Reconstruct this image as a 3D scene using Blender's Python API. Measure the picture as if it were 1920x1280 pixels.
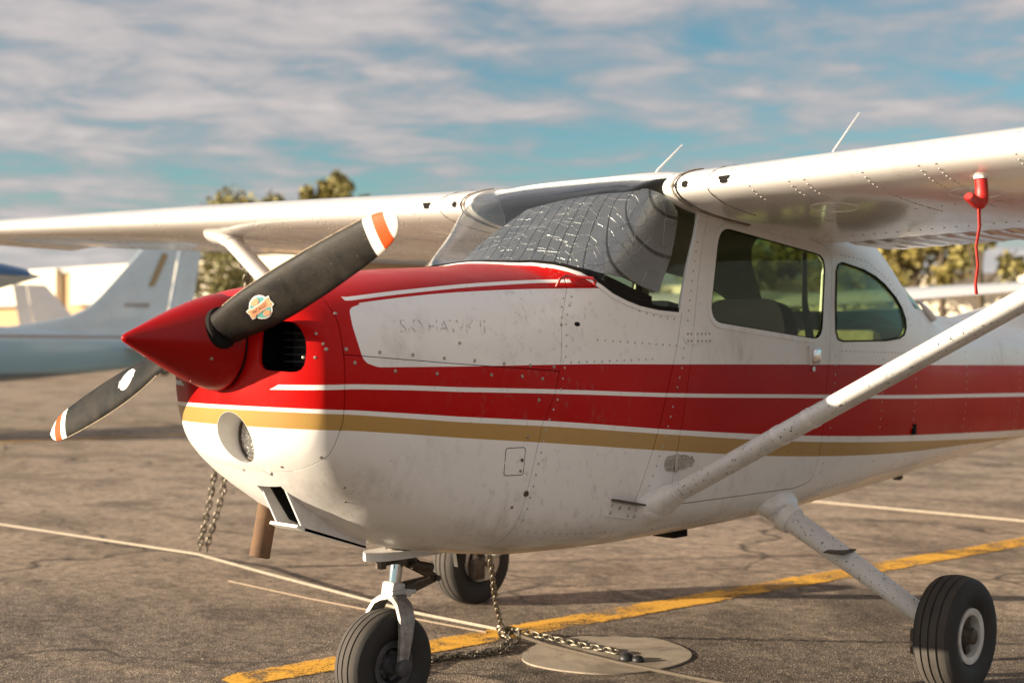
import bpy, bmesh, math, random
import numpy as np
from mathutils import Vector, Matrix
from mathutils.bvhtree import BVHTree
for o in list(bpy.data.objects): bpy.data.objects.remove(o)
random.seed(7); rng = np.random.default_rng(7)
R = math.radians
sc = bpy.context.scene
COL = sc.collection
# ------------------------------------------------------------------ camera
cd = bpy.data.cameras.new('camera'); cam = bpy.data.objects.new('camera', cd); COL.objects.link(cam)
cam.location = (-3.467, -3.671, 1.3245)
_f = Vector((math.cos(R(43.35))*math.cos(R(-.372)), math.sin(R(43.35))*math.cos(R(-.372)), math.sin(R(-.372))))
cam.rotation_euler = _f.to_track_quat('-Z', 'Y').to_euler()
cd.sensor_width = 36; cd.lens = 50.0; cd.clip_start = .05; cd.clip_end = 6000
cd.dof.use_dof = True; cd.dof.focus_distance = 4.85; cd.dof.aperture_fstop = 2.3; cd.dof.aperture_blades = 9
sc.camera = cam
# ------------------------------------------------------------------ sun and sky
SUN_EL, SUN_AZ = 12.0, 145.5           # azimuth in the xy plane, degrees from +x
sdir = Vector((math.cos(R(SUN_AZ))*math.cos(R(SUN_EL)), math.sin(R(SUN_AZ))*math.cos(R(SUN_EL)), math.sin(R(SUN_EL))))
sl = bpy.data.lights.new('sun', 'SUN'); sl.energy = 5.0; sl.angle = R(.55); sl.color = (1, .84, .63)
so = bpy.data.objects.new('sun', sl); COL.objects.link(so); so.rotation_euler = sdir.to_track_quat('Z', 'Y').to_euler()
sc.view_settings.view_transform = 'Standard'; sc.view_settings.look = 'None'
sc.view_settings.exposure = 1.33; sc.view_settings.gamma = 1.0
sc.render.engine = 'CYCLES'
sc.cycles.max_bounces = 6; sc.cycles.transparent_max_bounces = 12; sc.cycles.glossy_bounces = 4; sc.cycles.diffuse_bounces = 3
sc.cycles.sample_clamp_indirect = 6.0

def pchip(xs,ys,xq):
    xs=np.asarray(xs,float);ys=np.asarray(ys,float);h=np.diff(xs);d=np.diff(ys)/h;n=len(xs)
    m=np.zeros(n);m[0]=d[0];m[-1]=d[-1]
    for i in range(1,n-1):
        if d[i-1]*d[i]>0:
            w1=2*h[i]+h[i-1];w2=h[i]+2*h[i-1];m[i]=(w1+w2)/(w1/d[i-1]+w2/d[i])
    xq=np.asarray(xq,float);i=np.clip(np.searchsorted(xs,xq)-1,0,n-2);t=(xq-xs[i])/h[i]
    return (2*t**3-3*t**2+1)*ys[i]+(t**3-2*t**2+t)*h[i]*m[i]+(-2*t**3+3*t**2)*ys[i+1]+(t**3-t**2)*h[i]*m[i+1]
class NT:
    "small node-tree writer"
    def __init__(s, nt): s.nt = nt
    def n(s, t, **k):
        nd = s.nt.nodes.new(t)
        for a, v in k.items(): setattr(nd, a, v)
        return nd
    def l(s, a, b): s.nt.links.new(a, b)
    def setin(s, nd, i, v):
        if v is None: return
        if hasattr(v, 'is_output'): s.l(v, nd.inputs[i])
        else: nd.inputs[i].default_value = v
    def m(s, op, a=None, b=None, c=None, clamp=False):
        nd = s.n('ShaderNodeMath', operation=op, use_clamp=clamp)
        for i, v in enumerate((a, b, c)): s.setin(nd, i, v)
        return nd.outputs[0]
    def mix(s, f, a, b, mode='MIX'):
        nd = s.n('ShaderNodeMix', data_type='RGBA', blend_type=mode)
        s.setin(nd, 0, f); s.setin(nd, 6, a if hasattr(a, 'is_output') else (*a, 1)); s.setin(nd, 7, b if hasattr(b, 'is_output') else (*b, 1))
        return nd.outputs[2]
    def fmix(s, f, a, b):
        nd = s.n('ShaderNodeMix', data_type='FLOAT'); s.setin(nd, 0, f); s.setin(nd, 2, a); s.setin(nd, 3, b); return nd.outputs[0]
    def mr(s, v, a, b, c=0., d=1., smooth=False):
        nd = s.n('ShaderNodeMapRange', interpolation_type='SMOOTHSTEP' if smooth else 'LINEAR')
        s.setin(nd, 0, v)
        for i, q in zip((1, 2, 3, 4), (a, b, c, d)): s.setin(nd, i, q)
        return nd.outputs[0]
    def noise(s, vec, scale, detail=4, rough=.55, dist=0., scl=None):
        if scl is not None:
            mp = s.n('ShaderNodeMapping'); s.l(vec, mp.inputs[0]); mp.inputs[3].default_value = scl; vec = mp.outputs[0]
        nd = s.n('ShaderNodeTexNoise'); s.l(vec, nd.inputs['Vector'])
        nd.inputs['Scale'].default_value = scale; nd.inputs['Detail'].default_value = detail
        nd.inputs['Roughness'].default_value = rough; nd.inputs['Distortion'].default_value = dist
        return nd.outputs[0]
    def vor(s, vec, scale, feature='F1', out=0):
        nd = s.n('ShaderNodeTexVoronoi', feature=feature); s.l(vec, nd.inputs['Vector']); nd.inputs['Scale'].default_value = scale
        return nd.outputs[out]
    def xyz(s, v):
        nd = s.n('ShaderNodeSeparateXYZ'); s.l(v, nd.inputs[0]); return nd.outputs
    def comb(s, x, y, z):
        nd = s.n('ShaderNodeCombineXYZ')
        for i, v in enumerate((x, y, z)): s.setin(nd, i, v)
        return nd.outputs[0]
    def curve(s, v, pts, a, b):
        "value -> piecewise curve through pts, on the domain a..b"
        t = s.mr(v, a, b)
        nd = s.n('ShaderNodeFloatCurve'); s.l(t, nd.inputs[1])
        ys = [p[1] for p in pts]; lo, hi = min(ys)-.01, max(ys)+.01
        c = nd.mapping.curves[0]
        if len(pts) > 2: xs_ = np.linspace(pts[0][0], pts[-1][0], 40); pts = list(zip(xs_, pchip([p[0] for p in pts], ys, xs_)))
        q = [((x-a)/(b-a), (y-lo)/(hi-lo)) for x, y in pts]
        q = [(max(0, min(1, x)), y) for x, y in q]
        if q[0][0] > 0: q = [(0, q[0][1])]+q
        if q[-1][0] < 1: q = q+[(1, q[-1][1])]
        c.points[0].location = q[0]; c.points[1].location = q[-1]
        for p in q[1:-1]: c.points.new(*p)
        for p in c.points: p.handle_type = 'VECTOR'
        nd.mapping.update()
        return s.m('MULTIPLY_ADD', nd.outputs[0], hi-lo, lo)

SKY_U, SKY_V = 0., 0.
# ---- world: Nishita sky with a broken layer of cloud everywhere on it
w = bpy.data.worlds.new('World'); sc.world = w; w.use_nodes = True
w.node_tree.nodes.clear(); T = NT(w.node_tree)
sky = T.n('ShaderNodeTexSky', sky_type='NISHITA'); sky.sun_disc = False
sky.sun_elevation = R(SUN_EL); sky.sun_rotation = R(90-SUN_AZ); sky.altitude = 300; sky.air_density = 1.0; sky.dust_density = .6; sky.ozone_density = 3.0
tc = T.n('ShaderNodeTexCoord'); d = T.xyz(tc.outputs['Generated'])
zz = T.m('ADD', T.m('MAXIMUM', d[2], 0.), .07)
px_ = T.m('DIVIDE', d[0], zz); py_ = T.m('DIVIDE', d[1], zz)
# cloud streets run along a fixed compass bearing
ca, sa = math.cos(R(-28)), math.sin(R(-28))
u = T.m('ADD', T.m('MULTIPLY', px_, ca), T.m('MULTIPLY', py_, sa))
v = T.m('ADD', T.m('MULTIPLY', px_, -sa), T.m('MULTIPLY', py_, ca))
pv = T.comb(T.m('ADD', u, SKY_U), T.m('ADD', v, SKY_V), 0.)
n1 = T.noise(pv, .42, 5, .62, .35, (.55, 1.0, 1))
n2 = T.noise(pv, .16, 2, .5, .2, (.55, 1, 1))
n3 = T.noise(pv, 2.6, 4, .62, .4, (1.0, 1.0, 1))
cl = T.m('ADD', T.m('ADD', T.m('MULTIPLY', n1, .58), T.m('MULTIPLY', n2, .50)), T.m('MULTIPLY', n3, .30))
cl = T.m('ADD', cl, T.mr(d[2], .16, .5, 0, .07))  # extra cloud added overhead to brighten glass reflections and ambient light
cm = T.mr(cl, .60, .735, 0, 1, True)
lit = T.mr(cl, .64, .86, 0, 1, True)
bank = T.mr(d[2], .115, .02, 0, .88, True)
cm = T.m('MAXIMUM', T.m('MULTIPLY', cm, .95), bank)
ccol = T.mix(lit, (.345, .33, .345), (.66, .595, .565))
skc = T.mix(1., sky.outputs[0], (.84, 1.0, .86), 'MULTIPLY')
bg1 = T.n('ShaderNodeBackground'); T.l(skc, bg1.inputs[0]); bg1.inputs[1].default_value = .060
bg2 = T.n('ShaderNodeBackground'); T.l(ccol, bg2.inputs[0]); bg2.inputs[1].default_value = .49
mxs = T.n('ShaderNodeMixShader'); T.l(cm, mxs.inputs[0]); T.l(bg1.outputs[0], mxs.inputs[1]); T.l(bg2.outputs[0], mxs.inputs[2])
wo = T.n('ShaderNodeOutputWorld'); T.l(mxs.outputs[0], wo.inputs[0])

# ------------------------------------------------------------------ materials
MAT = {}
def newmat(name):
    m = bpy.data.materials.new(name); m.use_nodes = True; m.node_tree.nodes.clear(); MAT[name] = m
    t = NT(m.node_tree); b = t.n('ShaderNodeBsdfPrincipled'); o = t.n('ShaderNodeOutputMaterial'); t.l(b.outputs[0], o.inputs[0])
    t.b = b; t.o = o
    t.oc = t.n('ShaderNodeTexCoord').outputs['Object']
    return m, t
def bset(t, col=None, rough=None, metal=None, coat=None, spec=None, nrm=None, coatr=None):
    for k, v in (('Base Color', col), ('Roughness', rough), ('Metallic', metal), ('Coat Weight', coat), ('Specular IOR Level', spec), ('Normal', nrm), ('Coat Roughness', coatr)):
        if v is None: continue
        if hasattr(v, 'is_output'): t.l(v, t.b.inputs[k])
        elif k == 'Base Color': t.b.inputs[k].default_value = (*v, 1)
        else: t.b.inputs[k].default_value = v
def bump(t, h, strength=.3, dist=.01):
    nd = t.n('ShaderNodeBump'); nd.inputs['Strength'].default_value = strength; nd.inputs['Distance'].default_value = dist
    t.l(h, nd.inputs['Height']); return nd.outputs[0]
def simple(name, col, rough=.5, metal=0., var=.15, scale=14., coat=0., bmp=0., bscale=60.):
    m, t = newmat(name)
    n = t.noise(t.oc, scale, 5, .6)
    f = t.mr(n, .3, .7, 1-var, 1+var)
    c = t.mix(1., col, t.comb(f, f, f), 'MULTIPLY')
    bset(t, c, t.mr(n, .3, .7, max(0., rough-.08), min(1, rough+.08)), metal, coat)
    if bmp: bset(t, nrm=bump(t, t.noise(t.oc, bscale, 4, .6), bmp, .004))
    return m
def grime(t, base, amount=.35, chips=0.):
    "dust, soft stains and small paint chips laid on a paint colour"
    a = t.noise(t.oc, 3.0, 4, .62); b = t.noise(t.oc, 22., 2, .65, scl=(1, 1, .35)); c_ = t.noise(t.oc, 140., 1, .5)
    g = t.m('MULTIPLY', t.mr(a, .46, .72, 0, 1, True), t.mr(b, .35, .75, 0, 1))
    c = t.mix(t.m('MULTIPLY', g, amount), base, (.21, .165, .115))
    sp = t.m('MULTIPLY', t.mr(c_, .70, .76, 0, 1), t.mr(a, .45, .6, 0, 1))
    c = t.mix(t.m('MULTIPLY', sp, .55), c, (.08, .06, .045))
    if chips:
        k = t.noise(t.oc, 75., 3, .6); big = t.noise(t.oc, 4.5, 2, .5)
        c = t.mix(t.mr(k, chips, chips+.03), c, (.09, .085, .085))
    return c, a
W_ = (.80, .78, .755)
def paint(name, col, rough=.34, am=.35, chips=0., coat=.35):
    m, t = newmat(name)
    c, a = grime(t, t.mix(0., col, col), am, chips)
    bset(t, c, t.mr(a, .35, .7, rough-.06, rough+.16), 0., coat, coatr=.12,
         nrm=bump(t, t.noise(t.oc, 3.2, 0, .5), .10, .02))
    return m
paint('white_paint', W_, .27, .28, 0., .4)
paint('chipped_white_paint', (.72, .71, .70), .42, .45, .632, .15)
paint('red_paint', (.30, .0018, .0022), .27, .06, 0., .06); MAT['red_paint'].node_tree.nodes['Principled BSDF'].inputs['Specular IOR Level'].default_value = .2
paint('wing_paint', W_, .15, .26, 0., .6)
paint('blue_paint', (.02, .12, .30), .35, .1)
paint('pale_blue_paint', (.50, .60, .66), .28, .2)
paint('tan_paint', (.30, .21, .09), .4, .2)
simple('black_gap', (.012, .011, .010), .8)
simple('dark_interior', (.075, .070, .062), .85, 0, .2)
simple('headliner', (.30, .275, .23), .9, 0, .1)
simple('seat_fabric', (.011, .0105, .011), .9, 0, .25, 40., 0., .3, 300.)
for q_ in ('seat_fabric', 'strap', 'tyre_rubber', 'tread_rubber', 'dark_interior', 'black_gap', 'headliner'):
    if q_ in MAT: MAT[q_].node_tree.nodes['Principled BSDF'].inputs['Specular IOR Level'].default_value = .12
simple('pale_fabric', (.42, .36, .24), .9, 0, .2)
simple('strap', (.018, .017, .017), .8)
simple('tyre_rubber', (.022, .021, .020), .72, 0, .35, 9., 0., .15, 220.)
simple('tread_rubber', (.055, .048, .042), .85, 0, .3, 12., 0., .2, 260.)
simple('aluminium', (.55, .53, .50), .38, 1., .2, 20.)
simple('chrome', (.80, .80, .80), .08, 1., .03)
simple('greasy_metal', (.085, .066, .050), .5, .45, .5, 45., 0., .4, 120.)
simple('fork_metal', (.30, .28, .26), .5, .5, .4, 40., 0., .3, 120.)
simple('edge_metal', (.42, .34, .25), .5, .4, .5, 120.)
simple('rim_black', (.02, .02, .021), .5, .2, .3, 30.)
simple('wheel_grey', (.055, .055, .058), .6, .1, .35, 30., 0., .2, 200.)
simple('wheel_white', (.55, .54, .52), .5, 0, .2, 18.)
simple('chain_steel', (.20, .175, .135), .42, .85, .35, 60.)
simple('rope', (.36, .31, .245), .95, 0, .2, 60., 0., .5, 400.)
simple('shaded_rope', (.10, .08, .06), .95, 0, .2, 60.)  # darker copy of the rope colour, with shadow painted in
simple('dusty_rope', (.27, .21, .155), .95, 0, .2, 60.)
simple('red_vinyl', (.40, .012, .010), .42, 0, .15, 30., .15, .3, 90.)
simple('red_cord', (.42, .02, .012), .8, 0, .2, 90.)
simple('orange_paint', (.62, .12, .02), .4)
simple('decal_white', (.78, .76, .72), .45)
simple('decal_teal', (.10, .33, .33), .45)
simple('decal_salmon', (.70, .30, .16), .45)
simple('decal_ink', (.03, .03, .03), .6)
simple('bark', (.10, .075, .05), .95, 0, .3, 5.)
simple('cream_wall', (.74, .66, .52), .85, 0, .06, 1.5)
simple('tan_wall', (.46, .31, .17), .9, 0, .1, 1.)
simple('roof_metal', (.35, .33, .31), .6, .2, .1)
simple('rivet_paint', (.42, .40, .37), .45, .2, .3, 60.)
simple('screw_metal', (.34, .29, .24), .4, .7, .3, 80.)
m, t = newmat('rust')
n = t.noise(t.oc, 26., 6, .65, .5); bset(t, t.mix(t.mr(n, .3, .7), (.155, .082, .038), (.085, .052, .034)), .85, .1, nrm=bump(t, n, .35, .006))
m, t = newmat('lamp_lens')
n = t.vor(t.oc, 75.); bset(t, (.75, .74, .70), .06, .9, nrm=bump(t, n, 1., .02))
# painted propeller: dull black with white-orange-white tip bands and eroded leading edge
m, t = newmat('propeller_paint')
p = t.xyz(t.oc); r = t.m('SQRT', t.m('ADD', t.m('MULTIPLY', p[1], p[1]), t.m('MULTIPLY', p[2], p[2])))
n = t.noise(t.oc, 9., 6, .6, .6); n2 = t.noise(t.oc, 160., 3, .6)
blk = t.mix(t.mr(n, .38, .66), (.010, .0095, .009), (.026, .022, .018))
blk = t.mix(t.m('MULTIPLY', t.mr(n2, .66, .72), .6), blk, (.16, .13, .09))
def band(a, b): return t.m('MULTIPLY', t.m('GREATER_THAN', r, a), t.m('LESS_THAN', r, b))
c = t.mix(t.m('GREATER_THAN', r, .838), blk, (.76, .73, .68)); c = t.mix(band(.873, .918), c, (.62, .078, .016))
bset(t, c, t.mr(n, .3, .7, .42, .62), 0., 0., spec=.14, nrm=bump(t, n2, .12, .003))
# glass: thin sheet, clear with fresnel reflection
def glass(name, tint, refl=1.0):
    m = bpy.data.materials.new(name); m.use_nodes = True; m.node_tree.nodes.clear(); MAT[name] = m
    t = NT(m.node_tree); o = t.n('ShaderNodeOutputMaterial'); tr = t.n('ShaderNodeBsdfTransparent'); tr.inputs[0].default_value = (*tint, 1)
    gl = t.n('ShaderNodeBsdfGlossy'); gl.inputs['Roughness'].default_value = .02
    gl.inputs[0].default_value = (1, 1, 1, 1)
    lw = t.n('ShaderNodeLayerWeight'); lw.inputs[0].default_value = .5
    fr = t.m('MULTIPLY_ADD', t.m('POWER', lw.outputs['Facing'], 5.), .96, .009)
    mx = t.n('ShaderNodeMixShader'); t.l(t.m('MULTIPLY', fr, refl, clamp=True), mx.inputs[0]); t.l(tr.outputs[0], mx.inputs[1]); t.l(gl.outputs[0], mx.inputs[2]); t.l(mx.outputs[0], o.inputs[0])
    return m
glass('clear_glass', (.93, .94, .93)); glass('green_glass', (.62, .68, .55), .8)
# crinkled reflective sunshade
m, t = newmat('foil')
q = t.n('ShaderNodeMapping'); t.l(t.oc, q.inputs[0]); q.inputs[2].default_value = (R(35), R(20), R(30))
cr = t.vor(t.oc, 11., 'DISTANCE_TO_EDGE'); cr2 = t.vor(q.outputs[0], 21., 'DISTANCE_TO_EDGE'); cr3 = t.noise(t.oc, 110., 3, .7)
fx = t.xyz(t.oc); fv = t.comb(0., t.m('SUBTRACT', fx[1], t.m('MULTIPLY', fx[2], .35)), 0.)
fold = t.n('ShaderNodeTexWave', wave_type='BANDS', bands_direction='Y'); t.l(fv, fold.inputs[0]); fold.inputs['Scale'].default_value = 6.6; fold.inputs['Distortion'].default_value = 0.
h = t.m('ADD', t.m('ADD', t.mr(cr, 0, .018, .40, 0), t.mr(cr2, 0, .011, .26, 0)), t.m('ADD', t.m('MULTIPLY', cr3, .34), t.mr(fold.outputs[1], 0, .05, 0, .5)))
edge_ = t.m('MAXIMUM', t.mr(cr, 0, .009, .6, 0), t.mr(cr2, 0, .005, .35, 0))  # glints on the creases, painted into the colour as pale lines
fc = t.mix(t.mr(fold.outputs[1], 0, .035), (.10, .10, .105), (.33, .34, .37))
bset(t, t.mix(edge_, fc, (.62, .62, .63)), t.fmix(edge_, .34, .45), .82, nrm=bump(t, h, .7, .005))

XA, XB = -1., 7.
def livery(name, hull_white=W_):
    "white airplane skin with red bands, gold band and white pin lines"
    m, t = newmat(name); p = t.xyz(t.oc); x, y, z = p
    C = lambda pts: t.curve(x, pts, XA, XB)
    rt = C([(-.64, 1.219), (-.225, 1.216), (.15, 1.216), (.675, 1.208), (1.566, 1.193), (2.58, 1.173), (4.1, 1.143), (6.7, 1.09)])
    rb = C([(-.9, 1.102), (-.74, 1.094), (-.338, 1.06), (.102, 1.026), (.665, .973), (1.566, .903), (2.633, .843), (4.226, .777), (6.7, .70)])
    gt = C([(-.9, 1.090), (-.739, 1.081), (-.337, 1.043), (.102, 1.008), (.665, .955), (1.569, .878), (2.646, .814), (4.32, .734), (6.7, .65)])
    gb = C([(-.9, 1.040), (-.742, 1.033), (-.335, .993), (.102, .952), (.668, .895), (1.58, .816), (2.678, .761), (3.465, .74), (3.96, .732), (6.7, .66)])
    wt = C([(-.9, 1.168), (-.734, 1.170), (-.336, 1.152), (.106, 1.133), (.669, 1.104), (1.561, 1.071), (2.586, 1.034), (4.1, .991), (6.7, .92)])
    wb = t.m('SUBTRACT', wt, t.curve(x, [(-.9, .015), (1., .0145), (4.1, .02)], XA, XB))
    CN = lambda pts: t.curve(x, pts, -.9, .7)
    pt = CN([(-.66, 1.408), (-.566, 1.421), (-.247, 1.453), (.202, 1.475), (.4, 1.479)])
    t1 = CN([(-.638, 1.433), (-.437, 1.457), (-.092, 1.489), (.244, 1.508), (.4, 1.51)])
    t2 = t.m('SUBTRACT', t1, .0115)
    pf = t.curve(z, [(1.0, -.55), (1.214, -.56), (1.218, -.61), (1.228, -.655), (1.256, -.678), (1.328, -.688), (1.385, -.672), (1.400, -.655), (1.41, -.62)], 1.0, 1.6)
    gtr = lambda a, b: t.m('GREATER_THAN', a, b)
    lss = lambda a, b: t.m('LESS_THAN', a, b)
    AND = lambda a, b: t.m('MULTIPLY', a, b)
    OR = lambda a, b: t.m('MAXIMUM', a, b)
    A = AND(gtr(z, rb), lss(z, rt))
    B = AND(gtr(z, rb), lss(x, pf)); B = AND(B, lss(x, -.5))
    endx = t.m('SUBTRACT', .376+1.47*1.483, t.m('MULTIPLY', z, 1.47))
    Cc = AND(AND(gtr(z, pt), lss(x, endx)), lss(x, .40))
    red = OR(OR(A, B), Cc)
    thin = OR(AND(AND(gtr(z, wb), lss(z, wt)), gtr(x, t.m('SUBTRACT', -.868, t.m('MULTIPLY', t.m('SUBTRACT', z, 1.16), -.6)))), AND(AND(gtr(z, t2), lss(z, t1)), AND(gtr(x, -.655), lss(x, .27))))
    gold = AND(gtr(z, gb), lss(z, gt))
    fade = t.noise(t.oc, 2.2, 2, .55)
    redc = t.mix(t.mr(fade, .35, .7), (.40, .0015, .002), (.46, .006, .005))
    col = t.mix(red, hull_white, redc); col = t.mix(gold, col, (.42, .25, .07)); col = t.mix(thin, col, hull_white)
    c, a = grime(t, col, t.fmix(red, .36, .10))
    # oil film blown along the belly
    oil = t.m('MULTIPLY', t.mr(z, .68, .54, 0, 1, True), t.mr(t.noise(t.oc, 5., 2, .6, scl=(.5, 2, 1)), .38, .62, 0, 1))
    c = t.mix(t.m('MULTIPLY', oil, .75), c, (.20, .125, .06))
    smg = t.m('MULTIPLY', t.mr(t.noise(t.oc, 34., 4, .65, scl=(1, 1, .7)), .56, .68, 0, 1), t.mr(t.m('ABSOLUTE', t.m('SUBTRACT', x, .12)), .15, .60, 1, .12))
    c = t.mix(t.m('MULTIPLY', smg, .26), c, (.17, .155, .14))
    bset(t, c, t.mr(a, .35, .7, .27, .44), 0., t.fmix(red, .25, .05), coatr=.10, nrm=bump(t, t.noise(t.oc, 2.6, 1, .5), .12, .03), spec=t.fmix(red, .5, .10))
    return m
livery('airplane_livery')
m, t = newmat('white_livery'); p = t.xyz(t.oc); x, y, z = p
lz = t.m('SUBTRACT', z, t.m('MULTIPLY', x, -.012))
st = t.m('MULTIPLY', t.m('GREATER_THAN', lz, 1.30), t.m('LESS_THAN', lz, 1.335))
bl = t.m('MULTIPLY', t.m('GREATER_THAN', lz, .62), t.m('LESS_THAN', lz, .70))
lowb = t.mr(lz, 1.22, 1.30, 0, 1); base_ = t.mix(lowb, (.27, .43, .52), (.46, .57, .64)); base_ = t.mix(t.m('LESS_THAN', lz, .80), base_, (.10, .16, .22))  # blue band below, with shading of lower flank and belly painted in
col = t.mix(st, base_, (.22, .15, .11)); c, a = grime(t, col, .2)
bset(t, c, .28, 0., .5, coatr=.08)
m, t = newmat('plain_livery'); c, a = grime(t, t.mix(0., W_, W_), .3); bset(t, c, .3, 0., .4, coatr=.1)
# ground
m, t = newmat('asphalt')
gp = t.xyz(t.oc)
big = t.noise(t.oc, .35, 4, .6, .6); st = t.noise(t.oc, .9, 5, .62, .8, (1.3, .6, 1))
agg = t.n('ShaderNodeTexVoronoi'); t.l(t.oc, agg.inputs['Vector']); agg.inputs['Scale'].default_value = 150.
# older, bleached surfacing beyond a ragged edge; darker seal coat this side of it
zone = t.mr(t.m('ADD', t.m('ADD', gp[0], t.m('MULTIPLY', gp[1], .55)), t.m('MULTIPLY', big, 5.)), 3.2, 6.4, 0, 1, True)
mot = t.noise(t.oc, 15., 5, .72, .3, (1., .8, 1)); pat = t.noise(t.oc, 2.3, 6, .66, .8, (1.15, .75, 1))
c = t.mix(zone, (.138, .110, .085), (.310, .240, .177))
c = t.mix(t.m('MULTIPLY', t.mr(pat, .48, .64, 0, 1, True), t.fmix(zone, .75, .45)), c, (.070, .052, .038))
c = t.mix(t.m('MULTIPLY', t.mr(st, .48, .66, 0, 1, True), .55), c, (.090, .066, .048))
c = t.mix(t.m('MULTIPLY', t.mr(st, .46, .30, 0, 1, True), .45), c, (.37, .285, .205))
mf = t.mr(mot, .32, .68, .55, 1.5); c = t.mix(1., c, t.comb(mf, mf, mf), 'MULTIPLY')
oil = t.noise(t.oc, .55, 4, .55, .5); c = t.mix(t.m('MULTIPLY', t.mr(oil, .62, .70, 0, 1, True), .55), c, (.05, .038, .03))
hs = t.n('ShaderNodeSeparateColor'); t.l(agg.outputs[1], hs.inputs[0])
sp = t.fmix(zone, t.mr(hs.outputs[0], 0., 1., .45, 1.6), t.mr(hs.outputs[0], 0., 1., .75, 1.25))
c = t.mix(1., c, t.comb(sp, sp, sp), 'MULTIPLY')
c = t.mix(t.m('MULTIPLY', t.mr(hs.outputs[1], .93, .95), t.fmix(zone, .55, .2)), c, (.52, .44, .34))
wv = t.n('ShaderNodeVectorMath', operation='ADD'); t.l(t.oc, wv.inputs[0])
nz = t.n('ShaderNodeTexNoise'); t.l(t.oc, nz.inputs['Vector']); nz.inputs['Scale'].default_value = 1.3; nz.inputs['Detail'].default_value = 3
ws = t.n('ShaderNodeVectorMath', operation='SCALE'); t.l(nz.outputs[1], ws.inputs[0]); ws.inputs[3].default_value = .9; t.l(ws.outputs[0], wv.inputs[1])
ck = t.vor(wv.outputs[0], .42, 'DISTANCE_TO_EDGE')
ckm = t.m('MULTIPLY', t.mr(ck, .0, .012, 1, 0), t.mr(big, .36, .50))
c = t.mix(t.m('MULTIPLY', ckm, .9), c, (.03, .024, .02))
bset(t, c, .86, 0, 0, .35, nrm=bump(t, agg.outputs[0], .6, .005))
m, t = newmat('yellow_line')
n1 = t.noise(t.oc, 130., 3, .7); n2 = t.noise(t.oc, 5., 5, .65, .8)
wear = t.m('ADD', t.m('MULTIPLY', n1, .55), t.m('MULTIPLY', n2, .6))
ed = t.n('ShaderNodeUVMap'); uv = t.xyz(ed.outputs[0])
edge = t.m('ABSOLUTE', t.m('SUBTRACT', uv[1], .5))
wear = t.m('ADD', wear, t.mr(edge, .36, .5, 0, .22))
c = t.mix(t.mr(n2, .35, .65), (.76, .40, .045), (.66, .35, .05)); bset(t, c, .8, 0, 0, .3, nrm=bump(t, n1, .5, .004))
tr = t.n('ShaderNodeBsdfTransparent'); mx = t.n('ShaderNodeMixShader'); t.l(t.mr(wear, .565, .65), mx.inputs[0]); t.l(t.b.outputs[0], mx.inputs[1]); t.l(tr.outputs[0], mx.inputs[2]); t.l(mx.outputs[0], t.o.inputs[0])
m, t = newmat('concrete')
n1 = t.noise(t.oc, 6., 6, .65, .4); n2 = t.noise(t.oc, 160., 3, .7)
c = t.mix(t.mr(n1, .32, .68), (.26, .215, .165), (.42, .355, .275)); c = t.mix(t.m('MULTIPLY', t.mr(n2, .56, .66), .5), c, (.11, .085, .06)); c = t.mix(t.m('MULTIPLY', t.mr(t.noise(t.oc, 3.1, 5, .65, .6), .48, .62), .6), c, (.12, .09, .065)); bset(t, c, .9, nrm=bump(t, n2, .5, .004))
m, t = newmat('leaf')
n1 = t.noise(t.oc, .9, 3); oi = t.n('ShaderNodeObjectInfo')
c = t.mix(t.mr(n1, .35, .65), (.19, .17, .042), (.35, .275, .08)); c = t.mix(t.m('MULTIPLY', oi.outputs['Random'], .4), c, (.06, .085, .03)); bset(t, c, .6)
t.b.inputs['Subsurface Weight'].default_value = 0.
m, t = newmat('ghost_ink')
n1 = t.noise(t.oc, 38., 3, .6); bset(t, (.33, .33, .33), .5)
tr = t.n('ShaderNodeBsdfTransparent'); mx = t.n('ShaderNodeMixShader'); t.l(t.mr(n1, .42, .56, .62, 1), mx.inputs[0]); t.l(t.b.outputs[0], mx.inputs[1]); t.l(tr.outputs[0], mx.inputs[2]); t.l(mx.outputs[0], t.o.inputs[0])
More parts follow.
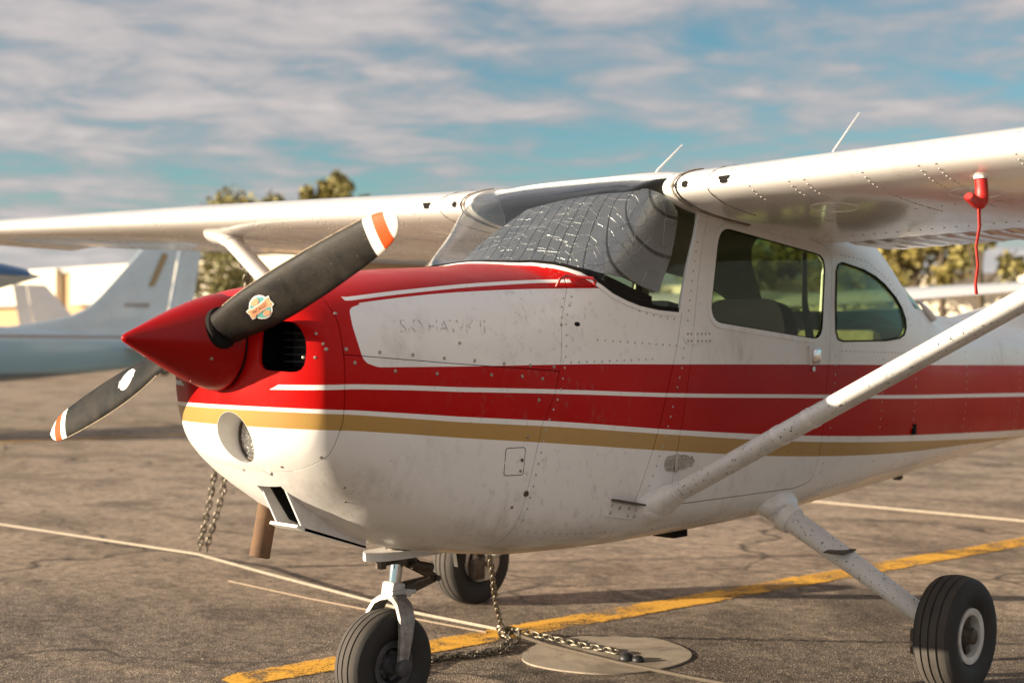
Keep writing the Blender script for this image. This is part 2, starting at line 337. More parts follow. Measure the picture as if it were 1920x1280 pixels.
# ------------------------------------------------------------------ mesh helpers
def rotto(d):
    return Vector(d).normalized().to_track_quat('Z', 'Y').to_matrix()
class MB:
    def __init__(s): s.V = []; s.F = []
    def add(s, V, F):
        b = len(s.V); s.V += [tuple(v) for v in V]; s.F += [tuple(i+b for i in f) for f in F]; return s
    def box(s, c, d, rot=None, bev=0.):
        hx, hy, hz = d[0]/2, d[1]/2, d[2]/2
        if bev <= 0:
            V = [Vector((a*hx, b*hy, e*hz)) for a in (-1, 1) for b in (-1, 1) for e in (-1, 1)]
            F = [(0, 1, 3, 2), (4, 6, 7, 5), (0, 4, 5, 1), (2, 3, 7, 6), (0, 2, 6, 4), (1, 5, 7, 3)]
        else:
            bm = bmesh.new(); bmesh.ops.create_cube(bm, size=1.); bmesh.ops.scale(bm, vec=d, verts=bm.verts)
            bmesh.ops.bevel(bm, geom=bm.edges[:], offset=bev, segments=2, affect='EDGES', profile=.5)
            bm.verts.index_update(); V = [v.co.copy() for v in bm.verts]; F = [[v.index for v in f.verts] for f in bm.faces]; bm.free()
        if rot is not None: V = [rot @ v for v in V]
        return s.add([v+Vector(c) for v in V], F)
    def cyl(s, p0, p1, r0, r1=None, n=16, caps=True, sx=1., up=None):
        p0, p1 = Vector(p0), Vector(p1); r1 = r0 if r1 is None else r1
        return s.tube([p0, p1], [r0, r1], n, caps, sx, up)
    def tube(s, path, r, n=12, caps=True, sx=1., up=None):
        path = [Vector(p) for p in path]; m = len(path)
        rr = r if hasattr(r, '__len__') else [r]*m
        V = []; F = []; ref = Vector(up) if up is not None else None
        for i in range(m):
            tg = (path[min(i+1, m-1)]-path[max(i-1, 0)]).normalized()
            if ref is None: ref = Vector((0, 0, 1)) if abs(tg.z) < .9 else Vector((1, 0, 0))
            a = (ref-tg*ref.dot(tg)).normalized(); b = tg.cross(a); ref = a
            for j in range(n):
                q = 2*math.pi*j/n; V.append(path[i]+a*(math.cos(q)*rr[i]*sx)+b*(math.sin(q)*rr[i]))
        for i in range(m-1):
            for j in range(n): F.append((i*n+j, i*n+(j+1) % n, (i+1)*n+(j+1) % n, (i+1)*n+j))
        if caps: F.append(tuple(range(n-1, -1, -1))); F.append(tuple((m-1)*n+j for j in range(n)))
        return s.add(V, F)
    def lathe(s, prof, org=(0, 0, 0), axis=(0, 1, 0), n=40, closed=False):
        "prof: (radius, height along axis)"
        M = rotto(axis); V = []; F = []; m = len(prof)
        for r, h in prof:
            for j in range(n):
                q = 2*math.pi*j/n; V.append(M @ Vector((r*math.cos(q), r*math.sin(q), h))+Vector(org))
        k = m if closed else m-1
        for i in range(k):
            for j in range(n): F.append((i*n+j, i*n+(j+1) % n, ((i+1) % m)*n+(j+1) % n, ((i+1) % m)*n+j))
        if not closed:
            if prof[0][0] > 1e-5: F.append(tuple(range(n-1, -1, -1)))
            if prof[-1][0] > 1e-5: F.append(tuple((m-1)*n+j for j in range(n)))
        return s.add(V, F)
    def prism(s, poly, a0, a1, plane='xz'):
        n = len(poly); mk_ = (lambda p, a: (p[0], a, p[1])) if plane == 'xz' else ((lambda p, a: (p[0], p[1], a)) if plane == 'xy' else (lambda p, a: (a, p[0], p[1])))
        V = [mk_(p, a0) for p in poly]+[mk_(p, a1) for p in poly]
        F = [tuple(range(n-1, -1, -1)), tuple(range(n, 2*n))]+[(i, (i+1) % n, n+(i+1) % n, n+i) for i in range(n)]
        return s.add(V, F)
    def bar(s, path, wid, thk, up):
        "rectangular sweep: wid along up, thk across"
        path = [Vector(p) for p in path]; m = len(path); V = []; F = []
        for i in range(m):
            tg = (path[min(i+1, m-1)]-path[max(i-1, 0)]).normalized(); u_ = Vector(up); a = (u_-tg*u_.dot(tg)).normalized(); b = tg.cross(a)
            w_ = (wid[i] if hasattr(wid, '__len__') else wid)/2; h_ = (thk[i] if hasattr(thk, '__len__') else thk)/2
            e = .7
            for (p_, q_) in ((-1, -e), (-e, -1), (e, -1), (1, -e), (1, e), (e, 1), (-e, 1), (-1, e)): V.append(path[i]+a*w_*p_+b*h_*q_)
        n = 8
        for i in range(m-1):
            for j in range(n): F.append((i*n+j, i*n+(j+1) % n, (i+1)*n+(j+1) % n, (i+1)*n+j))
        F.append(tuple(range(n-1, -1, -1))); F.append(tuple((m-1)*n+j for j in range(n)))
        return s.add(V, F)
    def ball(s, c, r, sc_=(1, 1, 1), rot=None, nu=20, nv=12):
        V = []; F = []
        for i in range(nv+1):
            th = math.pi*i/nv
            for j in range(nu):
                q = 2*math.pi*j/nu; p = Vector((math.sin(th)*math.cos(q)*sc_[0], math.sin(th)*math.sin(q)*sc_[1], math.cos(th)*sc_[2]))*r
                V.append((rot @ p if rot is not None else p)+Vector(c))
        for i in range(nv):
            for j in range(nu): F.append((i*nu+j, (i+1)*nu+j, (i+1)*nu+(j+1) % nu, i*nu+(j+1) % nu))
        return s.add(V, F)
    def torus(s, c, R0, r0, axis=(0, 0, 1), n=28, k=8, a0=0., a1=2*math.pi):
        M = rotto(axis); full = abs(a1-a0-2*math.pi) < 1e-6; m = n if full else n+1; V = []; F = []
        for i in range(m):
            q = a0+(a1-a0)*i/n
            for j in range(k):
                e = 2*math.pi*j/k; rr = R0+r0*math.cos(e); V.append(M @ Vector((rr*math.cos(q), rr*math.sin(q), r0*math.sin(e)))+Vector(c))
        for i in range(n if full else n):
            for j in range(k): F.append((i*k+j, ((i+1) % m)*k+j, ((i+1) % m)*k+(j+1) % k, i*k+(j+1) % k))
        return s.add(V, F)
    def build(s, name, mat, parent=None, ang=38, smooth=True, fix=True):
        me = bpy.data.meshes.new(name); me.from_pydata(s.V, [], s.F)
        if fix:
            bm = bmesh.new(); bm.from_mesh(me); bmesh.ops.remove_doubles(bm, verts=bm.verts, dist=1e-6); bmesh.ops.recalc_face_normals(bm, faces=bm.faces); bm.to_mesh(me); bm.free()
        return link(name, me, mat, parent, ang, smooth)
def link(name, me, mat, parent=None, ang=38, smooth=True):
    me.materials.clear()
    for q in (mat if isinstance(mat, (list, tuple)) else [mat]): me.materials.append(MAT[q])
    if smooth:
        me.polygons.foreach_set('use_smooth', [True]*len(me.polygons)); me.set_sharp_from_angle(angle=R(ang))
    o = bpy.data.objects.new(name, me); COL.objects.link(o)
    if parent is not None: o.parent = parent
    return o
def thing(name, label, cat, loc=(0, 0, 0), group=None):
    o = bpy.data.objects.new(name, None); COL.objects.link(o); o.location = loc; o.empty_display_size = .1
    return tag(o, label, cat, group)
def tag(o, label, cat, group=None, kind=None):
    o['label'] = label; o['category'] = cat
    if group: o['group'] = group
    if kind: o['kind'] = kind
    return o
def roundpoly(pts, r, n=5):
    out = []; m = len(pts)
    for i in range(m):
        p = Vector(pts[i]).to_2d(); a = Vector(pts[i-1]).to_2d()-p; b = Vector(pts[(i+1) % m]).to_2d()-p
        rr = min(r, a.length*.48, b.length*.48); a = p+a.normalized()*rr; b = p+b.normalized()*rr
        for k in range(n+1):
            q = k/n; out.append(tuple(a*(1-q)**2+p*2*q*(1-q)+b*q*q))
    return out
def inset(poly, d):
    "move a polygon's outline inwards by d (outwards when negative)"
    P = [Vector(p).to_2d() for p in poly]; n = len(P); ar = sum(P[i-1].x*P[i].y-P[i].x*P[i-1].y for i in range(n)); sg = 1 if ar > 0 else -1; out = []
    for i in range(n):
        e1 = (P[i]-P[i-1]).normalized(); e2 = (P[(i+1) % n]-P[i]).normalized()
        n1 = Vector((-e1.y, e1.x))*sg; n2 = Vector((-e2.y, e2.x))*sg; b = n1+n2
        if b.length < 1e-6: b = n1
        b.normalize(); k = max(.5, b.dot(n1)); out.append(tuple(P[i]+b*(d/k)))
    return out
def solid(mb, name='cutter'):
    me = bpy.data.meshes.new(name); me.from_pydata(mb.V, [], mb.F)
    bm = bmesh.new(); bm.from_mesh(me); bmesh.ops.recalc_face_normals(bm, faces=bm.faces); bm.to_mesh(me); bm.free()
    return me
def boolean(me, cuts):
    "me: mesh; cuts: (op, MB) in turn -> new mesh"
    o = bpy.data.objects.new('bool', me); COL.objects.link(o); tmp = []
    for op, mb in cuts:
        c = bpy.data.objects.new('cut', solid(mb)); COL.objects.link(c); tmp.append(c)
        md = o.modifiers.new('b', 'BOOLEAN'); md.operation = op; md.object = c; md.solver = 'EXACT'
    dg = bpy.context.evaluated_depsgraph_get(); res = bpy.data.meshes.new_from_object(o.evaluated_get(dg))
    for c in tmp:
        q = c.data; bpy.data.objects.remove(c); bpy.data.meshes.remove(q)
    bpy.data.objects.remove(o)
    return res
# ------------------------------------------------------------------ fuselage loft
ST=[
(-.900,[(0,1.345),(.03,1.342),(.052,1.325),(.06,1.305),(.063,1.285),(.06,1.265),(.05,1.245),(.03,1.23),(0,1.225)]),
(-.893,[(0,1.415),(.07,1.405),(.12,1.37),(.145,1.33),(.152,1.28),(.145,1.21),(.115,1.145),(.065,1.10),(0,1.09)]),
(-.870,[(0,1.435),(.115,1.42),(.2,1.375),(.228,1.31),(.238,1.21),(.222,1.125),(.18,1.05),(.1,1.005),(0,.995)]),
(-.835,[(0,1.45),(.155,1.435),(.265,1.385),(.312,1.305),(.328,1.19),(.305,1.08),(.25,.995),(.145,.945),(0,.93)]),
(-.79,[(0,1.463),(.18,1.447),(.305,1.39),(.37,1.305),(.388,1.18),(.368,1.05),(.305,.955),(.17,.90),(0,.885)]),
(-.72,[(0,1.475),(.2,1.458),(.33,1.395),(.40,1.305),(.418,1.17),(.402,1.02),(.335,.905),(.18,.835),(0,.815)]),
(-.6,[(0,1.497),(.21,1.477),(.348,1.41),(.415,1.315),(.434,1.17),(.424,.98),(.355,.84),(.19,.755),(0,.73)]),
(-.5,[(0,1.512),(.22,1.49),(.36,1.42),(.425,1.32),(.445,1.17),(.437,.96),(.37,.79),(.2,.69),(0,.67)]),
(-.25,[(0,1.54),(.24,1.515),(.385,1.44),(.447,1.33),(.470,1.17),(.464,.92),(.40,.72),(.22,.615),(0,.595)]),
(0,[(0,1.556),(.25,1.53),(.40,1.455),(.467,1.34),(.497,1.17),(.497,.88),(.44,.67),(.25,.57),(0,.555)]),
(.2,[(0,1.578),(.26,1.545),(.415,1.47),(.482,1.345),(.512,1.17),(.515,.86),(.46,.645),(.26,.548),(0,.538)]),
(.3,[(0,1.63),(.262,1.60),(.425,1.525),(.490,1.358),(.518,1.17),(.522,.86),(.468,.64),(.265,.544),(0,.534)]),
(.4,[(0,1.71),(.28,1.688),(.440,1.60),(.498,1.378),(.524,1.17),(.528,.86),(.475,.635),(.27,.54),(0,.53)]),
(.5,[(0,1.785),(.30,1.77),(.452,1.685),(.505,1.40),(.529,1.17),(.532,.86),(.479,.632),(.27,.538),(0,.528)]),
(.6,[(0,1.855),(.33,1.845),(.468,1.785),(.512,1.42),(.533,1.17),(.536,.86),(.483,.63),(.27,.535),(0,.527)]),
(.7,[(0,1.898),(.35,1.890),(.487,1.838),(.516,1.44),(.536,1.17),(.538,.86),(.485,.63),(.27,.535),(0,.527)]),
(.78,[(0,1.918),(.36,1.910),(.492,1.862),(.518,1.46),(.538,1.17),(.54,.86),(.487,.63),(.27,.535),(0,.527)]),
(1.0,[(0,1.95),(.36,1.942),(.492,1.868),(.52,1.46),(.54,1.17),(.54,.86),(.487,.63),(.27,.535),(0,.527)]),
(1.6,[(0,1.96),(.33,1.945),(.485,1.83),(.52,1.45),(.54,1.15),(.535,.86),(.48,.64),(.27,.545),(0,.537)]),
(2.1,[(0,1.93),(.32,1.91),(.465,1.78),(.505,1.42),(.52,1.12),(.51,.86),(.45,.66),(.25,.56),(0,.547)]),
(2.5,[(0,1.81),(.29,1.77),(.425,1.62),(.475,1.38),(.485,1.1),(.47,.86),(.41,.68),(.22,.575),(0,.56)]),
(2.9,[(0,1.61),(.24,1.575),(.36,1.47),(.425,1.33),(.44,1.08),(.42,.86),(.36,.69),(.2,.595),(0,.575)]),
(3.3,[(0,1.44),(.2,1.42),(.305,1.36),(.37,1.27),(.39,1.06),(.37,.86),(.31,.71),(.17,.62),(0,.60)]),
(4.0,[(0,1.40),(.17,1.385),(.26,1.33),(.31,1.24),(.325,1.05),(.31,.88),(.26,.74),(.14,.66),(0,.64)]),
(5.0,[(0,1.33),(.12,1.318),(.185,1.27),(.22,1.2),(.232,1.04),(.22,.91),(.185,.79),(.1,.73),(0,.715)]),
(6.0,[(0,1.26),(.07,1.25),(.11,1.22),(.133,1.16),(.14,1.04),(.133,.93),(.11,.85),(.06,.81),(0,.80)]),
(6.72,[(0,1.21),(.025,1.205),(.04,1.18),(.048,1.13),(.05,1.04),(.048,.97),(.04,.91),(.022,.875),(0,.87)]),
]
SX=[s[0] for s in ST]
def ring(x,off=0.,sub=6):
    P=np.array([[pchip(SX,[s[1][k][c] for s in ST],x) for c in (0,1)] for k in range(9)],float)
    full=list(P)+[np.array([-p[0],p[1]]) for p in P[7:0:-1]]
    full=np.array(full);n=len(full);out=[]
    for i in range(n):
        p0,p1,p2,p3=full[i-1],full[i],full[(i+1)%n],full[(i+2)%n]
        for j in range(sub):
            t=j/sub
            out.append(.5*((2*p1)+(-p0+p2)*t+(2*p0-5*p1+4*p2-p3)*t*t+(-p0+3*p1-3*p2+p3)*t**3))
    out=np.array(out)
    if off:
        tg=np.roll(out,-1,0)-np.roll(out,1,0);nr=np.stack([-tg[:,1],tg[:,0]],1);nr/=np.linalg.norm(nr,axis=1)[:,None]
        c=out.mean(0)
        if ((out-c)*nr).sum()<0:nr=-nr
        out=out-nr*off
    return out
def loft(xs,off=0.,sub=6):
    V=[];Fc=[]
    for x in xs:
        r=ring(x,off,sub);V+=[(x,p[0],p[1]) for p in r]
    n=len(r);m=len(xs)
    for i in range(m-1):
        for j in range(n):
            a=i*n+j;b=i*n+(j+1)%n
            Fc.append((a,b,b+n,a+n))
    Fc.append(tuple(range(n-1,-1,-1)));Fc.append(tuple((m-1)*n+j for j in range(n)))
    return V,Fc
def hull_xs(x0=-.9,x1=6.72):
    xs=list(np.linspace(-.9,-.79,14))+list(np.arange(-.76,.16,.04))+list(np.arange(.16,1.05,.025))+list(np.arange(1.08,3.4,.05))+list(np.arange(3.5,6.72,.12))+[6.72]
    return [x for x in xs if x0<=x<=x1]

def hull_mesh(x0, x1, off0, off1):
    "closed skin between two depths below the outer surface"
    xs = hull_xs(x0, x1); mb = MB(); V, F = loft(xs, off0); mb.add(V, F)
    if off1 is not None:
        xi = [x for x in xs if -.885 < x < 6.6]
        if x1 < 6: xi = xi[1:-1]
        V2, F2 = loft(xi, off1); mb.add(V2, [f[::-1] for f in F2])
    me = bpy.data.meshes.new('hull'); me.from_pydata(mb.V, [], mb.F)
    return me
_V, _F = loft(hull_xs()); OUT = bpy.data.meshes.new('outer'); OUT.from_pydata(_V, [], _F)
_bm = bmesh.new(); _bm.from_mesh(OUT); bmesh.ops.recalc_face_normals(_bm, faces=_bm.faces); bmesh.ops.triangulate(_bm, faces=_bm.faces); _bm.to_mesh(OUT); _bm.free()
HV = [v.co.copy() for v in OUT.vertices]; HN = [v.normal.copy() for v in OUT.vertices]; HP = [tuple(p.vertices) for p in OUT.polygons]
BVH = BVHTree.FromPolygons(HV, HP)
from mathutils.interpolate import poly_3d_calc
def hull_near(co):
    p, n, i, dd = BVH.find_nearest(co); f = HP[i]; w_ = poly_3d_calc([HV[k] for k in f], p)
    nn = HN[f[0]]*w_[0]+HN[f[1]]*w_[1]+HN[f[2]]*w_[2]
    return p, nn.normalized(), dd
def side(x, z, s=-1):
    "point and normal of the skin on the port (-1) or starboard side"
    h = BVH.ray_cast(Vector((x, s*3, z)), Vector((0, -s, 0)))
    if h[0] is None: return hull_near(Vector((x, s*.5, z)))[:2]
    return h[0], hull_near(h[0])[1]
def skin(name, me, mats, parent, off=0.):
    "link a cut piece of skin; outer faces keep the smooth normals of the whole hull, deep faces take the lining"
    o = link(name, me, mats, parent, 30)
    nr = [None]*len(me.loops); cache = {}
    for p in me.polygons:
        dv = []
        for li in p.loop_indices:
            vi = me.loops[li].vertex_index
            if vi not in cache: cache[vi] = hull_near(me.vertices[vi].co)
            dv.append(cache[vi][2])
        if len(mats) > 1 and min(dv) > .004: p.material_index = 1
        for li in p.loop_indices:
            n = cache[me.loops[li].vertex_index][1]
            k = n.dot(p.normal)
            nr[li] = n if k > .8 else (-n if k < -.8 else p.normal.copy())
    me.normals_split_custom_set(nr)
    return o

PLANE = thing('airplane', 'white high-wing airplane with red and gold stripes and a pointed red spinner', 'airplane')
LIV = ['airplane_livery', 'headliner']
WS = [(.13, 1.61), (.18, 1.592), (.205, 1.583), (.225, 1.577), (.258, 1.572), (.28, 1.563), (.293, 1.554), (.32, 1.537), (.347, 1.517), (.383, 1.493), (.426, 1.465), (.487, 1.442), (.552, 1.424), (.65, 1.410), (.76, 1.404), (.775, 1.407), (.83, 1.57), (.885, 1.70), (.905, 1.76), (.895, 1.815), (.855, 1.872), (.81, 1.902), (.79, 2.05), (.13, 2.05)]
DW = roundpoly([(.95, 1.366), (1.745, 1.292), (1.815, 1.645), (1.033, 1.728)], .075, 6)
RW = [(1.905, 1.585), (1.925, 1.612), (1.965, 1.622), (2.167, 1.597), (2.285, 1.572), (2.385, 1.540), (2.508, 1.481), (2.565, 1.435), (2.595, 1.383), (2.59, 1.345), (2.56, 1.314), (2.50, 1.298), (2.346, 1.288), (1.93, 1.287), (1.888, 1.296), (1.872, 1.33)]
DOOR = roundpoly([(.702, .692), (1.58, .685), (1.70, .705), (1.737, .82), (1.755, 1.02), (1.82, 1.287), (1.875, 1.62), (1.83, 1.69), (1.70, 1.712), (1.06, 1.778), (.965, 1.765), (.925, 1.66), (.838, 1.291), (.725, .876)], .03, 3)
BOWL = [(-1.2, 2.), (-1.2, .885), (-.815, .885), (-.778, .903), (-.75, .962), (-.738, 1.059), (-.737, 1.2), (-.738, 1.296), (-.722, 1.4), (-.70, 1.5), (-.70, 2.)]
FWS = [(.30, 1.60), (.244, 1.478), (.165, 1.366), (.123, 1.204), (.093, 1.115), (.029, 1.011), (-.002, .889), (-.022, .783), (-.034, .674), (-.025, .4)]
SPL = [(-.737, 1.258), (-.333, 1.226), (.118, 1.194)]
P1 = lambda poly, y0=-1., y1=1.: MB().prism(poly, y0, y1)
# nose bowl with the two cooling inlets
inl = [MB().prism(roundpoly([(s*.185, 1.212), (s*.338, 1.204), (s*.340, 1.300), (s*.295, 1.362), (s*.20, 1.350)], .04, 4), -1., -.70, 'yz') for s in (-1, 1)]
lamp_hole = MB().cyl((-1.1, -.045, 1.0), (-.70, -.045, 1.0), .082, n=32)
me = boolean(hull_mesh(-.9, .3, 0., .012), [('INTERSECT', P1(inset(BOWL, .0015)))]+[('DIFFERENCE', q) for q in inl+[lamp_hole]])
bowl = skin('nose_bowl', me, ['airplane_livery', 'black_gap'], PLANE)
UP = [(-.70, 2.), (-.70, 1.5), (-.722, 1.4), (-.738, 1.296), (-.737, 1.258), (-.333, 1.226), (.121, 1.194), (.123, 1.204), (.165, 1.366), (.244, 1.478), (.262, 1.52), (.20, 1.70), (.10, 2.)]
LOW = [(-.737, 1.258), (-.738, 1.059), (-.75, .962), (-.778, .903), (-.815, .885), (-1.2, .885), (-1.2, .2), (-.02, .2), (-.025, .4), (-.034, .674), (-.022, .783), (-.002, .889), (.029, 1.011), (.093, 1.115), (.118, 1.194), (-.333, 1.226)]
me = boolean(hull_mesh(-.9, .45, 0., .012), [('DIFFERENCE', P1(inset(WS, -.001))), ('INTERSECT', P1(inset(UP, .0012)))])
skin('upper_cowling', me, ['airplane_livery', 'black_gap'], PLANE)
scoop_hole = MB().prism([(-.745, .9), (-.60, .9), (-.60, .60), (-.745, .60)], -.112, .012)
me = boolean(hull_mesh(-.9, .45, 0., .012), [('INTERSECT', P1(inset(LOW, .0012))), ('DIFFERENCE', scoop_hole)])
lowcowl = skin('lower_cowling', me, ['airplane_livery', 'black_gap'], PLANE)
AFT = FWS[::-1]+[(.12, 1.66), (.02, 2.3), (7., 2.3), (7., .2), (-.02, .2)]
AFT = [(-.02, .2)]+FWS[::-1][:-1]+[(.266, 1.52), (.204, 1.70), (.10, 2.3), (7., 2.3), (7., .2)]
BACKW = MB().prism(roundpoly([(2.76, 1.435), (3.24, 1.435), (3.24, 2.1), (2.42, 2.1), (2.42, 1.83)], .03, 4), -1., 1.)
slit = MB().prism([(.783, 1.395), (.750, 1.291), (.671, 1.098), (.593, .909), (.512, .723), (.505, .705), (.5015, .706), (.5085, .7245), (.5895, .9105), (.6675, 1.0995), (.7465, 1.2925), (.779, 1.396)], -1., -.2)
me = boolean(hull_mesh(-.3, 6.72, 0., .014), [('INTERSECT', P1(inset(AFT, .0012))), ('DIFFERENCE', P1(WS)), ('DIFFERENCE', P1(inset(DOOR, -.0018), -1., -.1)), ('DIFFERENCE', P1(DW, .1, 1.)), ('DIFFERENCE', P1(RW)), ('DIFFERENCE', BACKW), ('DIFFERENCE', slit)])
skin('fuselage', me, LIV, PLANE)
me = boolean(hull_mesh(.5, 2.0, 0., .014), [('INTERSECT', P1(inset(DOOR, .0012), -1., -.1)), ('DIFFERENCE', P1(DW))])
door = skin('door', me, LIV, PLANE)
# glazing cut from the same loft
def pane(name, poly, y0, y1, mat, parent, x0, x1):
    me = boolean(hull_mesh(x0, x1, .006, .010), [('INTERSECT', P1(inset(poly, .0005), y0, y1))])
    return skin(name, me, [mat], parent)
pane('windshield', WS, -1., 1., 'clear_glass', PLANE, 0., 1.2)
pane('door_window', DW, -1., 0., 'green_glass', door, .7, 2.1)
pane('side_window', DW, 0., 1., 'green_glass', PLANE, .7, 2.1)
pane('rear_side_window', RW, -1., 0., 'green_glass', PLANE, 1.6, 2.9)
pane('rear_side_window', RW, 0., 1., 'green_glass', PLANE, 1.6, 2.9)
me = boolean(hull_mesh(2.3, 3.4, .006, .010), [('INTERSECT', BACKW)]); skin('back_window', me, ['green_glass'], PLANE)
def frame_on_skin(name, poly, wid, thk, mat, parent, s=-1, closed=True, lift=0.):
    "raised strip that follows an outline drawn on the side of the hull"
    V = []; F = []; n = len(poly); inn = inset(poly, wid/2) if closed else None; ou = inset(poly, -wid/2) if closed else None
    if not closed:
        P = [Vector(p).to_2d() for p in poly]; inn = []; ou = []
        for i in range(n):
            tg = (P[min(i+1, n-1)]-P[max(i-1, 0)]).normalized(); nn = Vector((-tg.y, tg.x)); inn.append(tuple(P[i]+nn*wid/2)); ou.append(tuple(P[i]-nn*wid/2))
    for a, b in zip(inn, ou):
        pa, na = side(a[0], a[1], s); pb, nb = side(b[0], b[1], s)
        V += [pa-na*.004, pa+na*(thk+lift), pb+nb*(thk+lift), pb-nb*.004]
    for i in range(n if closed else n-1):
        j = (i+1) % n
        for k in range(4): F.append((i*4+k, i*4+(k+1) % 4, j*4+(k+1) % 4, j*4+k))
    if not closed: F += [(0, 1, 2, 3), (4*n-1, 4*n-2, 4*n-3, 4*n-4)]
    mb = MB(); mb.add(V, F); return mb.build(name, mat, parent)
frame_on_skin('window_frame', inset(DW, -.011), .020, .004, 'white_paint', door)
frame_on_skin('window_gasket', inset(DW, -.0005), .006, .0035, 'black_gap', door)
frame_on_skin('gasket', inset(RW, -.001), .007, .003, 'black_gap', PLANE)
frame_on_skin('gasket', inset(DW, -.001), .010, .003, 'black_gap', PLANE, 1)
frame_on_skin('gasket', inset(RW, -.001), .010, .003, 'black_gap', PLANE, 1)
# trim strip round the foot of the windshield, and its dark sealing edge
def on_center(x):
    h = BVH.ray_cast(Vector((x, 0, 3)), Vector((0, 0, -1))); return h[0], hull_near(h[0])[1]
base = [(.76, 1.404), (.65, 1.410), (.552, 1.424), (.487, 1.442), (.426, 1.465), (.383, 1.493), (.347, 1.517), (.32, 1.537), (.293, 1.554), (.28, 1.563), (.258, 1.572)]
def base_pts():
    "the foot line of the windshield over the deck, port to starboard"
    pts = []
    for x, z in base: p, n = side(x, z); pts.append((p, n))
    for yy in np.linspace(-.21, 0, 6):
        x = .207+.051*(abs(yy)/.258)**2
        h = BVH.ray_cast(Vector((x, yy, 3)), Vector((0, 0, -1))); pts.append((h[0], hull_near(h[0])[1]))
    mir = [(Vector((p.x, -p.y, p.z)), Vector((n.x, -n.y, n.z))) for p, n in pts[:-1]]
    return pts+mir[::-1]
BP = base_pts()
def strip(name, pts, a, b, thk, mat, parent):
    V = []; F = []; n = len(pts)
    for i in range(n):
        tg = (pts[min(i+1, n-1)][0]-pts[max(i-1, 0)][0]).normalized(); nn = pts[i][1]; sd_ = nn.cross(tg).normalized()
        for d_, h_ in ((a, -.004), (a, thk), (b, thk), (b, -.004)):
            q = pts[i][0]+sd_*d_; p2, n2, _ = hull_near(q); V.append(p2+n2*h_)
    for i in range(n-1):
        for k in range(4): F.append((i*4+k, i*4+(k+1) % 4, i*4+4+(k+1) % 4, i*4+4+k))
    F += [(0, 1, 2, 3), (4*n-1, 4*n-2, 4*n-3, 4*n-4)]
    mb = MB(); mb.add(V, F); return mb.build(name, mat, parent)
strip('windshield_trim', BP, .004, .022, .003, 'white_paint', PLANE)
strip('windshield_seal', BP, -.010, .006, .0045, 'black_gap', PLANE)
# door furniture
p, n = side(1.672, 1.226); hb = MB().box(p+n*.012, (.052, .022, .058), bev=.006); hd = hb.build('handle', 'chrome', door)
MB().box(p+n*.004+Vector((-.006, 0, .002)), (.070, .012, .078), bev=.004).build('handle_plate', 'white_paint', door)
p, n = side(1.664, 1.173); MB().cyl(p-n*.003, p+n*.006, .012, .011).build('lock', 'aluminium', door)
def hinge(x, z, tail, mat, hw=.026):
    pts = [(x-.055, z+hw*.9), (x, z+hw), (x+tail*.55, z+hw*.85), (x+tail, z+hw*.15), (x+tail, z-hw*.15), (x+tail*.55, z-hw*.85), (x, z-hw), (x-.055, z-hw*.9), (x-.068, z)]
    pts = roundpoly(pts, .012, 2)
    V = []; N = len(pts)
    for a in pts:
        p, n = side(*a); V += [p-n*.003, p+n*.0035]
    F = [tuple(range(1, 2*N, 2)), tuple(range(2*N-2, -1, -2))]+[(2*i, 2*i+1, (2*i+3) % (2*N), (2*i+2) % (2*N)) for i in range(N)]
    h_ = MB().add(V, F).build('hinge', mat, door)
    a, na = side(x, z+hw*1.1); b, nb = side(x, z-hw*1.1); MB().cyl(a+na*.006, b+nb*.006, .006, n=8).build('hinge_pin', mat, h_)
    rv = MB()
    for k, q in enumerate((-.04, -.02, .02, .045, .07, .095)):
        for s in (-1, 1):
            if q > tail: continue
            p, n = side(x+q, z+s*hw*.5); rv.lathe([(.0055, .003), (.005, .0048), (.002, .0058)], p, n, 8)
    rv.build('rivets', 'rivet_paint', h_)['kind'] = 'stuff'
hinge(.845, 1.305, .125, 'white_paint'); hinge(.722, .848, .115, 'aluminium', .03)
# access panel, hole and small fittings on the cowl
frame_on_skin('access_panel', roundpoly([(-.122, .948), (-.122, .858), (-.043, .856), (-.040, .947)], .010, 3), .0022, .0006, 'black_gap', PLANE)
p, n = side(-.052, .905); MB().cyl(p-n*.002, p+n*.0015, .006, n=10).build('panel_catch', 'greasy_metal', PLANE)
p, n = side(.235, 1.352); MB().cyl(p-n*.01, p+n*.0012, .013, n=16, sx=.6).build('vent_hole', 'black_gap', PLANE)
p, n = side(-.022, .792); MB().cyl(p-n*.004, p+n*.004, .012, .009, n=14).build('drain_fitting', 'greasy_metal', PLANE)
p, n = side(2.703, .869); MB().box(p+n*.004, (.03, .014, .05), bev=.003).build('static_port', 'black_gap', PLANE)
